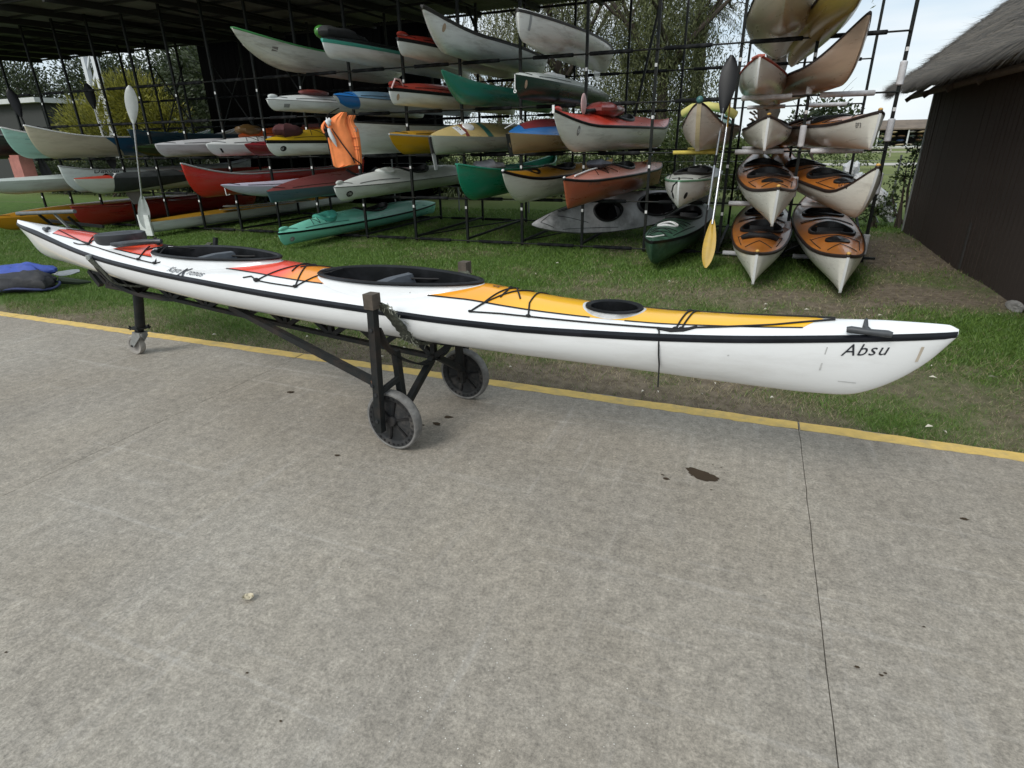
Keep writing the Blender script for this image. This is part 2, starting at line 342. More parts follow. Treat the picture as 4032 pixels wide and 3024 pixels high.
def build_path():
    root = bpy.data.objects.new('concrete_path', None); COL.objects.link(root); root['kind'] = 'structure'
    J = [.40 + 3.63*k for k in range(-5, 4)]
    for a, b in zip(J[:-1], J[1:]):
        a2, b2 = a+.0016, b-.0016; n = 60; mb = MB(); xs = np.linspace(a2, b2, n)
        # top with ragged joint edges and worn outer lip
        ys = np.concatenate([np.linspace(-4, 2.6, 34), np.linspace(2.7, PATH_EDGE, 14)])
        rows = []
        for j, y in enumerate(ys):
            r = []
            for i, x in enumerate(xs):
                xx = x + ((NZ.fbm(y*15, (a if i == 0 else b)*3, 3)-.5)*.012 if i in (0, n-1) else 0); zz = 0.0 if i not in (0, n-1) else -.003
                yy = y if j < len(ys)-1 else y + (NZ.fbm(x*4, 2, 3)-.5)*.025
                r.append((xx, yy, zz if j < len(ys)-1 else -.006))
            rows.append(r)
        mb.grid(rows)
        lo = [[(x, y, -.12) for x, y, _ in rows[-1]], rows[-1]]; mb.grid(lo)
        mb.grid([[(r[0][0], r[0][1], -.12) for r in rows], [r[0] for r in rows]]); mb.grid([[(r[-1][0], r[-1][1], -.12) for r in rows], [r[-1] for r in rows]])
        mb.build('slab', M_CONC, root, smooth=False)
        yl = MB(); lo = []; hi = []; xs = np.linspace(a2+.004, b2-.004, 240)
        for x in xs:
            lo.append((x, 3.338 + (NZ2.fbm(x*16, 5, 4)-.5)*.020, .0012)); hi.append((x, 3.442 + (NZ2.fbm(x*12, 25, 4)-.5)*.016, .0012))
        yl.grid([lo, hi]).build('yellow_line', M_YEL, root, smooth=False)
    # soil showing in the joints
    MB().box((0, -.3, -.075), (60, 7.4, .05)).build('sub_base', pm('joint_soil', (.10, .09, .075), rough=1), root, smooth=False)
    # damp stains soaked into the slabs
    st = pm('oily_damp_stain', (.050, .034, .020), rough=.65, spec=.2, var=.2, scale=14)
    def blob(cx, cy, rx, ry, seed, name='stain', rot=0):
        mb = MB(); n = 60; c = []
        for k in range(n):
            t = 2*math.pi*k/n; q = 1 + .55*(NZ.fbm(math.cos(t)*1.6+seed, math.sin(t)*1.6+seed*2, 4)-.5)*2
            x, y = rx*q*math.cos(t), ry*q*math.sin(t); c.append((cx+x*math.cos(rot)-y*math.sin(rot), cy+x*math.sin(rot)+y*math.cos(rot), .0025))
        mb.add(c + [(cx, cy, .0025)], [(k, (k+1) % n, n) for k in range(n)]); return mb.build(name, st, root, smooth=False)
    blob(-.066, 2.640, .088, .042, 3, rot=-.3)
    for i, (x, y, r) in enumerate(STAINS):
        blob(x, y, r*1.3, r*.8, 11+i*3.7)
    rust = pm('faint_rust_stain', (.27, .215, .165), rough=.85, var=.15, scale=22)
    MATS['st'] = rust
    return root
build_path()

# small litter on the ground
def litter():
    mt = pm('dry_leaf', (.52, .46, .33), rough=.8, var=.3, scale=40)
    o = MB(); rows = []
    for i in range(9):
        r = []
        for j in range(7):
            u, v = i/8-.5, j/6-.5; w = .022*math.sqrt(max(0, 1-(2*u)**2))
            r.append((u*.042, v*1.6*w, .006+.012*NZ(u*9+3, v*9+7)+.02*v*v))
        rows.append(r)
    o.grid(rows); ob = o.build('dry_leaf', mt); ob.location = (-1.554, 1.168, 0); ob.rotation_euler = (0, 0, .4)
    tag(ob, 'pale crumpled dry leaf lying alone on bare concrete', 'leaf')
    mw = pm('pale_grit', (.72, .70, .64), rough=.7, var=.2, scale=90)
    mb = MB()
    for k in range(110):
        if k < 85: x, y = -.55+.30*RNG.normal(), 1.10+.17*RNG.normal()
        else: x, y = -1.6+3.0*RNG.random(), .95+1.5*RNG.random()
        r = .0012+.0016*RNG.random(); mb.add([(x+r, y, .002), (x, y+r*.8, .002), (x-r, y, .002), (x, y-r, .002), (x, y, .002+r)], [(0, 1, 4), (1, 2, 4), (2, 3, 4), (3, 0, 4)])
    g = mb.build('grit', mw, smooth=False, kind='stuff'); tag(g, 'scattered specks of pale grit on the concrete', 'grit')
    mb = MB(); md = pm('pale_litter_scraps', (.60, .56, .47), rough=.8, var=.3, scale=60)
    for k in range(95):
        y = PATH_EDGE + .1 + 4.2*RNG.random()**1.6; x = -1.6*y + RNG.random()*2.2*y
        if x > 2.3: continue
        r = .006+.013*RNG.random(); a = RNG.random()*3.1; c, s = math.cos(a), math.sin(a)
        mb.add([(x+c*r*1.6, y+s*r*1.6, .008), (x-s*r*.6, y+c*r*.6, .02), (x-c*r*1.6, y-s*r*1.6, .010), (x+s*r*.6, y-c*r*.6, .014)], [(0, 1, 2, 3)])
    g = mb.build('leaf_litter', md, smooth=False, kind='stuff'); tag(g, 'scraps of pale leaf litter scattered over the grass', 'litter')
litter()

# ------------------------------------------------------------------ lettering as mesh
def text_polys(txt, size=1.0, shear=0.0, spacing=1.0, bold=0.0):
    cu = bpy.data.curves.new('lettering', 'FONT'); cu.body = txt; cu.size = size; cu.shear = shear; cu.space_character = spacing; cu.offset = bold; cu.resolution_u = 3
    ob = bpy.data.objects.new('lettering', cu); COL.objects.link(ob); dg = bpy.context.evaluated_depsgraph_get(); ev = ob.evaluated_get(dg); me = ev.to_mesh()
    bm = bmesh.new(); bm.from_mesh(me); bmesh.ops.triangulate(bm, faces=bm.faces); bmesh.ops.subdivide_edges(bm, edges=bm.edges, cuts=1); bmesh.ops.triangulate(bm, faces=bm.faces); bm.verts.index_update()
    vs = [(v.co.x, v.co.y) for v in bm.verts]; fs = [tuple(v.index for v in f.verts) for f in bm.faces]; bm.free(); ev.to_mesh_clear()
    bpy.data.objects.remove(ob); bpy.data.curves.remove(cu); return vs, fs

# ------------------------------------------------------------------ the double sea kayak on the cart
KS0, KS1 = -4.17, 2.375
k_sheer = pchip([-4.17,-3.7,-3.4,-3.13,-2.89,-2.56,-2.26,-1.98,-1.52,-1.11,-.74,-.27,0,.27,.62,.77,1.03,1.27,1.57,1.98,2.375],
 [.990,.955,.924,.891,.863,.833,.814,.799,.783,.768,.757,.749,.744,.740,.741,.745,.755,.766,.786,.824,.863])
k_keel = pchip([-4.17,-4.02,-3.89,-3.86,-3.46,-2.97,-2.55,-2.0,-1.67,-1.28,-.84,-.48,0,.5,1.19,1.51,1.81,2.02,2.08,2.15,2.23,2.31,2.375],
 [.968,.868,.765,.735,.700,.668,.640,.606,.586,.572,.560,.550,.545,.544,.546,.542,.542,.553,.564,.597,.656,.743,.848])
k_ridge = pchip([-4.17,-3.68,-3.11,-2.6,-2.23,-1.16,-.96,-.67,.31,.55,.78,1.13,1.24,1.53,1.93,2.16,2.34,2.375],
 [1.018,.975,.944,.920,.898,.880,.868,.860,.868,.848,.832,.822,.822,.836,.866,.887,.893,.880])
def k_beam(s):
    u = (np.asarray(s, float)-KS0)/(KS1-KS0); d = np.where(u < .48, (.48-u)/.48, (u-.48)/.52)
    return .012 + .298*np.maximum(0, 1-d**2.3)**.75
def k_deck(s, y):
    b = k_beam(s); v = np.minimum(1, np.abs(y)/b); return k_sheer(s) + (k_ridge(s)-k_sheer(s))*(1-v**1.8)
def k_exp(s):
    u = abs((s-KS0)/(KS1-KS0)-.5)*2; return 2.35 - .85*u**3
def k_half(s, z):
    zs, zk = k_sheer(s), k_keel(s); e = k_exp(s); t = min(1, max(0, (zs-z)/max(1e-6, zs-zk))); return float(k_beam(s)*max(0, 1-t**e)**(1/e))
KROOT = thing('sea_kayak', 'long white double sea kayak with red to yellow deck resting on the wheeled cart', 'kayak', (-1.606, 2.728, 0), math.atan2(-.089, .996))
# cockpits: centre, half length, half width, rim height aft, rim height forward
CKP = [(-.21, .53, .200, .862, .886), (-1.72, .57, .200, .892, .910)]
HATCH = [(1.055, .118, .098, .829), (-2.76, .185, .135, .930)]
def egg(c, a, w, off, t):
    ct = math.cos(t); st = math.sin(t); ww = (w+off)*(1-.18*ct); return c + (a+off)*ct, ww*st*(1-.08*abs(ct))
def in_egg(s, y, c, a, w, off):
    ct = (s-c)/(a+off)
    if abs(ct) >= 1: return False
    st = math.sqrt(1-ct*ct); return abs(y) < (w+off)*(1-.18*ct)*st*(1-.08*abs(ct))
def k_open(s, y, off=0.0, hoff=0.0):
    return any(in_egg(s, y, c[0], c[1], c[2], off) for c in CKP) or any(((s-h[0])/(h[1]+hoff))**2 + (y/(h[2]+hoff))**2 < 1 for h in HATCH)
M_KWHITE = pm('kayak_white_gelcoat', (.80, .81, .81), rough=.16, var=.03, scale=3, coat=.35, dirt=(.36, .34, .30), dirt_amt=.34, dirt_scale=2.8, stretch=(.5, 2, 2.4))
def deck_colour():
    m = bpy.data.materials.new('kayak_deck_fade'); m.use_nodes = True; nt = m.node_tree; N = nt.nodes.new; L = nt.links.new; b = nt.nodes['Principled BSDF']
    b.inputs['Roughness'].default_value = .2; b.inputs['Coat Weight'].default_value = .3
    tc = N('ShaderNodeTexCoord'); sp = N('ShaderNodeSeparateXYZ'); L(tc.outputs['Object'], sp.inputs[0])
    n = N('ShaderNodeTexNoise'); n.inputs['Scale'].default_value = 5; L(tc.outputs['Object'], n.inputs[0])
    ad = N('ShaderNodeMath'); ad.operation = 'MULTIPLY_ADD'; ad.inputs[1].default_value = .12; L(n.outputs[0], ad.inputs[0]); L(sp.outputs[0], ad.inputs[2])
    mr = N('ShaderNodeMapRange'); mr.inputs[1].default_value = -3.6; mr.inputs[2].default_value = 2.0; L(ad.outputs[0], mr.inputs[0])
    r = N('ShaderNodeValToRGB'); el = r.color_ramp.elements
    st = [(-3.6, (.80, .105, .075)), (-2.9, (.78, .10, .07)), (-2.35, (.78, .065, .015)), (-1.4, (.80, .085, .06)), (-.93, (.82, .09, .05)), (-.78, (.85, .30, .03)), (.45, (.86, .36, .03)), (.70, (.87, .46, .028)), (1.9, (.87, .47, .018))]
    while len(el) < len(st): el.new(.5)
    for e, (p, c) in zip(el, st): e.position = (p+3.6)/5.6; e.color = c + (1,)
    L(mr.outputs[0], r.inputs[0]); L(r.outputs[0], b.inputs['Base Color']); return m
def build_kayak():
    R = KROOT
    # hull
    ss = np.unique(np.concatenate([np.linspace(KS0, -3.8, 24), np.linspace(-3.8, 1.9, 110), np.linspace(1.9, KS1, 30)])); nk = 26; rows = []
    for s in ss:
        b, zs, zk, e = float(k_beam(s)), float(k_sheer(s)), float(k_keel(s)), k_exp(s); row = []
        for j in range(nk+1):
            a = math.pi*j/nk; c, sn = math.cos(a), math.sin(a); row.append((s, -b*math.copysign(abs(c)**(2/e), c), zs-(zs-zk)*abs(sn)**(2/e)))
        rows.append(row)
    mb = MB().grid(rows); hull = mb.build('hull', M_KWHITE, R)
    # closing cap at stern and bow above the seam belongs to deck
    sd = np.linspace(KS0, KS1, 640); vd = np.linspace(-1, 1, 49); mb = MB(); vs = []; fs = []; nv = len(vd)
    for s in sd:
        b = float(k_beam(s))
        for v in vd: vs.append((s, v*b, float(k_deck(s, v*b))))
    for i in range(len(sd)-1):
        for j in range(nv-1):
            a = i*nv+j; c = [(vs[a][k]+vs[a+nv+1][k])/2 for k in (0, 1)]
            if not k_open(c[0], c[1]): fs.append((a, a+1, a+nv+1, a+nv))
    mb.add(vs, fs)
    for s in (KS0, KS1):   # blunt ends
        b = float(k_beam(s)); top = [(s, v*b, float(k_deck(s, v*b))) for v in np.linspace(-1, 1, 9)]; bot = [(s, v*b, float(k_sheer(s)-(k_sheer(s)-k_keel(s))*(1-abs(v)))) for v in np.linspace(-1, 1, 9)]; mb.grid([top, bot])
    mb.build('deck', M_KWHITE, R)
    # coloured deck panels
    md = deck_colour()
    for s0, s1 in ((-3.55, -2.76), (-2.76, -1.72), (-1.72, -.21), (-.21, 1.055), (1.055, 1.93)):
        n = int((s1-s0)/.008); sg = np.linspace(s0, s1, n); vg = np.linspace(-.56, .56, 41); vs = []; fs = []; nv = len(vg)
        for s in sg:
            for v in vg:
                b = float(k_beam(s)); s2 = s
                if s1 > 1.9: s2 = s0 + (s-s0)*((1.93-.07*abs(v)/.56)-s0)/(s1-s0)
                if s0 < -3.5: s2 = s1 + (s-s1)*((-3.56+.08*abs(v)/.56)-s1)/(s0-s1)
                b = float(k_beam(s2)); vs.append((s2, v*b, float(k_deck(s2, v*b))+.0016))
        for i in range(n-1):
            for j in range(nv-1):
                a = i*nv+j; c = [(vs[a][k]+vs[a+nv+1][k])/2 for k in (0, 1)]
                if not k_open(c[0], c[1], .020, .026): fs.append((a, a+1, a+nv+1, a+nv))
        MB().add(vs, fs).build('deck_panel', md, R)
        for sg_ in (-1, 1):
            ed = []
            for k in range(n):
                s = vs[k*nv][0]; b = float(k_beam(s))
                if not k_open(s, .56*b, .03, .05): ed.append(s)
            if len(ed) > 3:
                a = [(s, sg_*.545*float(k_beam(s)), float(k_deck(s, .545*k_beam(s)))+.0028) for s in ed]; c = [(s, sg_*(.56*float(k_beam(s))+.005), float(k_deck(s, .56*k_beam(s)+.005))+.0028) for s in ed]
                MB().grid([a, c]).build('pinstripe', M_BLACK, R)
    # black seam band
    mb = MB(); sb = np.linspace(KS0+.004, KS1-.002, 170)
    mband = pm('black_seam_tape', (.006, .007, .010), rough=.4, spec=.25, var=.5, scale=3, dirt=(.03, .03, .04), dirt_amt=.7, dirt_scale=2)
    for sg_ in (-1, 1):
        rows = []
        for s in sb:
            zs = float(k_sheer(s)); hgt = .030 - .006*abs((s+.9)/3.3)
            zl = zs-hgt*.55; zu = zs+hgt*.45; bl = k_half(s, zl); b = float(k_beam(s))
            v = b*(1-max(0, (zu-zs)/max(.004, float(k_ridge(s)-zs)))*.48)
            rows.append([(s, sg_*(bl+.003), zl), (s, sg_*(b+.004), zs-.003), (s, sg_*(b+.003), zs+.003), (s, sg_*(v+.001), float(k_deck(s, v))+.003)])
        mb.grid(rows)
    mb.build('seam_band', mband, R)
    # cockpits
    rimm = pm('cockpit_rim_black', (.010, .011, .012), rough=.4, spec=.15, var=.5, scale=6, dirt=(.035, .035, .042), dirt_amt=.6, dirt_scale=3)
    for c, a, w, za, zf in CKP:
        T = [2*math.pi*k/72 for k in range(72)]
        def rim(t): f = (math.cos(t)+1)/2; return za + (zf-za)*f**1.5 + .012*math.sin(t)**2*(1-f)
        prof = []
        def ring(off, fz): return [(lambda q: (q[0], q[1], fz(q, t)))(egg(c, a, w, off, t)) for t in T]
        base = MB().grid([ring(.034, lambda q, t: float(k_deck(q[0], q[1]))-.004), ring(.025, lambda q, t: float(k_deck(q[0], q[1]))+.004), ring(.016, lambda q, t: max(rim(t)-.03, float(k_deck(q[0], q[1]))+.004)), ring(.010, lambda q, t: rim(t)-.012)], close_v=True)
        base.build('cockpit_moulding', M_KWHITE, R)
        co = MB().grid([ring(.008, lambda q, t: rim(t)-.014), ring(.024, lambda q, t: rim(t)-.012), ring(.027, lambda q, t: rim(t)-.004), ring(.020, lambda q, t: rim(t)+.002), ring(.004, lambda q, t: rim(t)+.003), ring(-.010, lambda q, t: rim(t)-.006), ring(-.014, lambda q, t: rim(t)-.05), ring(-.012, lambda q, t: float(k_deck(q[0], q[1]))-.06)], close_v=True)
        cm = co.build('coaming', rimm, R)
        rows = []     # lining
        for s in np.linspace(c-a-.25, c+a+.45, 22):
            b, zs, zk, e = float(k_beam(s))*.95, float(k_sheer(s))+.004, float(k_keel(s))+.015, k_exp(s)
            rows.append([(s, -b*math.copysign(abs(math.cos(x))**(2/e), math.cos(x)), zs-(zs-zk)*abs(math.sin(x))**(2/e)) for x in [math.pi*j/14 for j in range(15)]])
        MB().grid(rows).build('lining', M_WELL, R)
        # moulded seat with backrest
        sm = pm('grey_seat_foam', (.085, .095, .110), rough=.7, var=.2, scale=25, bump=.15, bscale=140)
        rows = []
        for i in range(9):
            u = i/8; row = []
            for j in range(9):
                v = j/4-1; s = c-.40 + .34*u; z = za-.165+.02*v*v + (.012 if u in (0, 1) else 0); row.append((s, v*.17*(1-.12*u), z))
            rows.append(row)
        seat = MB().grid(rows).build('seat', sm, R)
        P = [(-.30, -.10), (-.30, -.082), (-.20, -.055), (-.08, -.012), (-.03, .002), (.0, -.004), (.02, -.05), (.03, -.12)]
        rows = []
        for v in (-1, -.94, -.5, 0, .5, .94, 1): rows.append([(c+x, v*.150, za+z-(.018 if abs(v) == 1 else 0)-.008*abs(v)) for x, z in P])
        bk = MB().grid(rows)
        for r in (rows[0], rows[-1]): bk.add(r, [tuple(range(len(r)))])
        bk.build('seat_support', sm, R)
        for sg_ in (-1, 1):
            MB().tube([(c-.03, sg_*.10, za-.03), (c+.10, sg_*.15, za-.035), (c+.22, sg_*.178, za-.03)], .006, 6).build('seat_strap', M_RUBBER, R)
            MB().box((c+.55, sg_*.16, za-.19), (.02, .08, .12)).build('foot_brace', M_BLACK, R, smooth=False)
    # forward hatch, open; rear hatch with its cover
    c, a, w, z = HATCH[0]; ring = lambda ka, fz: [(c+(a+ka)*math.cos(t), (w+ka)*math.sin(t), fz(c+(a+ka)*math.cos(t), (w+ka)*math.sin(t))) for t in [2*math.pi*k/48 for k in range(48)]]
    D = lambda s, y: float(k_deck(s, y))
    MB().grid([ring(.036, lambda s, y: D(s, y)+.001), ring(.024, lambda s, y: D(s, y)+.003), ring(.014, lambda s, y: max(z-.020, D(s, y))), ring(.012, lambda s, y: z-.008)], close_v=True).build('hatch_moulding', pm('hatch_ring_white', (.62, .62, .61), rough=.4, var=.1, scale=20, dirt=(.18, .17, .15), dirt_amt=.7, dirt_scale=14), R)
    MB().grid([ring(.010, lambda s, y: z-.010), ring(.020, lambda s, y: z-.006), ring(.018, lambda s, y: z+.002), ring(.004, lambda s, y: z+.003), ring(-.006, lambda s, y: z-.004), ring(-.008, lambda s, y: z-.05), ring(-.004, lambda s, y: z-.2), [(c, 0, z-.2)]*48], close_v=True).build('hatch_rim', rimm, R)
    c, a, w, z = HATCH[1]
    MB().grid([ring(.045, lambda s, y: D(s, y)+.001), ring(.03, lambda s, y: D(s, y)+.004), ring(.012, lambda s, y: D(s, y)+.012)], close_v=True).build('hatch_moulding', M_KWHITE, R)
    cov = pm('rubber_hatch_cover', (.020, .022, .026), rough=.38, var=.4, scale=8, dirt=(.13, .14, .16), dirt_amt=.8, dirt_scale=5)
    tz = lambda s, y: .05*(s-c)+.02
    MB().grid([ring(.012, lambda s, y: D(s, y)+.004), ring(.02, lambda s, y: z+.004+tz(s, y)*.4), ring(.016, lambda s, y: z+.026+tz(s, y)), ring(.0, lambda s, y: z+.033+tz(s, y)), ring(-.016, lambda s, y: z+.029+tz(s, y)), ring(-.03, lambda s, y: z+.027+tz(s, y)), ring(-.08, lambda s, y: z+.033+tz(s, y)), [(c, 0, z+.036+tz(c, 0))]*48], close_v=True).build('hatch_cover', cov, R)
    pd = MB(); P = [(-2.62, -.15, D(-2.62, -.15)+.035), (-2.55, -.155, D(-2.55, -.155)+.042), (-2.42, -.13, D(-2.42, -.13)+.055), (-2.30, -.09, D(-2.30, -.09)+.062), (-2.20, -.05, D(-2.2, -.05)+.062)]
    pd.tube(P, [.014, .020, .021, .020, .016], 10); pd.build('rolled_pad', cov, R)
    for p in ((-2.44, .06), (-2.37, .03)): MB().tube([(p[0], p[1], D(*p)), (p[0], p[1], D(*p)+.05)], .012, 8).build('hatch_knob', M_RUBBER, R)
    # deck lines, knots, toggles
    def line(pts, r=.0042, name='deck_line', lift=.005, n=10):
        P = []
        for (s0, y0), (s1, y1) in zip(pts[:-1], pts[1:]):
            for k in range(n):
                t = k/n; s, y = s0+(s1-s0)*t, y0+(y1-y0)*t; P.append((s, y, D(s, y)+lift))
        s, y = pts[-1]; P.append((s, y, D(s, y)+lift)); MB().tube(P, r, 6).build(name, M_ROPE, R)
    def knot(s, y, r=.012):
        MB().ellipsoid((s, y, D(s, y)+.008), (r*1.4, r, r*.8), 10, 7).build('fitting', M_ROPE, R)
    for sg_ in (1, -1):
        line([(-1.20, -.23*sg_), (-1.15, -.21*sg_), (-1.08, -.234*sg_), (-.95, -.235*sg_), (-.77, -.232*sg_)])
        line([(-1.08, -.234*sg_), (-.98, -.05*sg_), (-.92, .10*sg_)]); line([(-.77, -.232*sg_), (-.92, .03*sg_)]); line([(-.77, -.232*sg_), (-.72, -.13*sg_), (-.66, -.03*sg_), (-.66, .05*sg_)])
        knot(-1.08, -.234*sg_, .016); knot(-.77, -.232*sg_)
        line([(.395, -.225*sg_), (.55, -.205*sg_), (.697, -.193*sg_), (1.0, -.175*sg_), (1.30, -.155*sg_), (1.377, -.152*sg_), (1.46, -.13*sg_), (1.75, -.075*sg_), (1.97, -.012*sg_)])
        line([(.395, -.225*sg_), (.44, -.16*sg_), (.50, .02*sg_), (.50, .10*sg_)]); line([(.395, -.225*sg_), (.48, -.11*sg_), (.56, .02*sg_), (.60, .08*sg_)])
        knot(.395, -.225*sg_, .008); knot(.697, -.193*sg_, .010); knot(1.377, -.152*sg_, .010); knot(1.40, -.146*sg_, .008)
        line([(-3.52, -.03*sg_), (-3.25, -.09*sg_), (-2.92, -.155*sg_), (-2.6, -.185*sg_), (-2.25, -.211*sg_), (-2.06, -.222*sg_), (-2.02, -.20*sg_)])
        knot(-2.92, -.155*sg_, .012); knot(-2.25, -.211*sg_); knot(-2.06, -.222*sg_); line([(-2.92, -.155*sg_), (-3.05, -.03*sg_), (-2.95, .02*sg_)]); line([(-2.92, -.155*sg_), (-2.98, -.03*sg_)]); line([(-2.92, -.155*sg_), (-3.02, -.17*sg_), (-3.08, -.165*sg_)])
        line([(-2.25, -.211*sg_), (-2.38, -.03*sg_)]); line([(-2.25, -.211*sg_), (-2.33, -.10*sg_), (-2.28, .04*sg_)]); line([(-2.06, -.222*sg_), (-2.26, .02*sg_)])
    line([(.697, -.193), (.66, -.10), (.64, .08), (.66, .19)]); line([(1.377, -.152), (1.385, -.05), (1.40, .14)]); line([(1.40, -.146), (1.41, -.05), (1.425, .13)])
    line([(1.30, -.158), (1.36, -.166), (1.41, -.155), (1.46, -.125)], .007)
    # cord end hanging over the side
    P = []
    for s, y in ((1.30, -.158), (1.312, -.175), (1.318, -.195)): P.append((s, y, D(s, y)+.006))
    for z in (.73, .69, .64, .60, .56, .53): P.append((1.325+.012*(.73-z)*8*.2, -(max(k_half(1.32, z), .17))-.008, z))
    MB().tube(P, .0035, 6).build('hanging_cord', M_ROPE, R)
    for s, y, ang in ((2.085, -.075, .05), (-3.62, -.075, 0.35)):
        z = D(s, y)+.006 if s < 0 else float(k_sheer(s))+.027
        yy = y if s < 0 else -float(k_beam(s))-.006
        q = MB(); ca, sa = math.cos(ang), math.sin(ang)
        P = [(s-.075*ca, yy+.075*sa, z), (s-.06*ca, yy+.06*sa, z+.002), (s, yy, z+.001), (s+.06*ca, yy-.06*sa, z+.002), (s+.075*ca, yy-.075*sa, z)]
        q.tube(P, [.011, .014, .012, .014, .011], 16); q.tube([(s, yy, z), (s-.012, yy+.035, D(s, yy+.035)+.012), (s-.01, -.012 if s > 0 else -.03, D(s, -.012)+.006)], [.014, .011, .006], 8)
        q.build('toggle', pm('grey_toggle', (.05, .055, .06), rough=.5, var=.3, scale=30), R)
    # lettering
    def hull_letters(txt, size, s0, zc, shear, slope=0.0, name='lettering', spacing=1.0, bold=0.0):
        vs, fs = text_polys(txt, size, shear, spacing, bold); out = []
        for x, y in vs:
            s = s0+x; z = zc+y+slope*x; out.append((s, -(k_half(s, z)+.0025), z))
        MB().add(out, fs).build(name, M_TEXT, R, smooth=False)
    hull_letters('Absu', .070, 2.008, .757, .28, .10, bold=.0, spacing=1.10)
    def deck_letters(txt, size, s0, y0, shear, slope=0.0, name='lettering', bold=0.0, side=1, rot=None):
        vs, fs = text_polys(txt, size, shear, 1.0, bold); out = []
        for x, y in vs:
            if rot is None: s = s0+x; yy = y0+y*1.0+slope*x
            else: s = s0 + x*math.cos(rot)-y*math.sin(rot); yy = y0 + x*math.sin(rot)+y*math.cos(rot)
            out.append((s, yy, D(s, yy)+.0055))
        MB().add(out, fs).build(name, M_TEXT, R, smooth=False)
    deck_letters('Kaya', .062, -1.880, -.270, .45, .0); deck_letters('K', .098, -1.752, -.288, .35, .0, bold=.0015); deck_letters('ronos', .062, -1.682, -.272, .45, .0)
    deck_letters('su', .075, .44, -.02, .0, rot=1.45); deck_letters('ebsu', .036, -.73, -.03, .0, rot=1.9)
    # patches and scuffs on the bow
    pt = pm('repair_tape', (.52, .45, .36), rough=.6, var=.15, scale=30)
    def patch(pts, mat, name):
        MB().add([(s, -(k_half(s, z)+.0022), z) for s, z in pts], [tuple(range(len(pts)))]).build(name, mat, R, smooth=False)
    patch([(2.268, .812), (2.278, .812), (2.272, .748), (2.262, .745)], pt, 'tape_patch')
    sc = pm('grey_scuff', (.50, .50, .49), rough=.6, var=.2, scale=50)
    patch([(1.955, .79), (1.959, .79), (1.951, .685), (1.944, .685)], sc, 'scuff'); patch([(2.02, .64), (2.085, .638), (2.085, .634), (2.02, .637)], sc, 'scuff'); patch([(1.60, .72), (1.607, .722), (1.607, .716), (1.60, .714)], sc, 'scuff')
build_kayak()

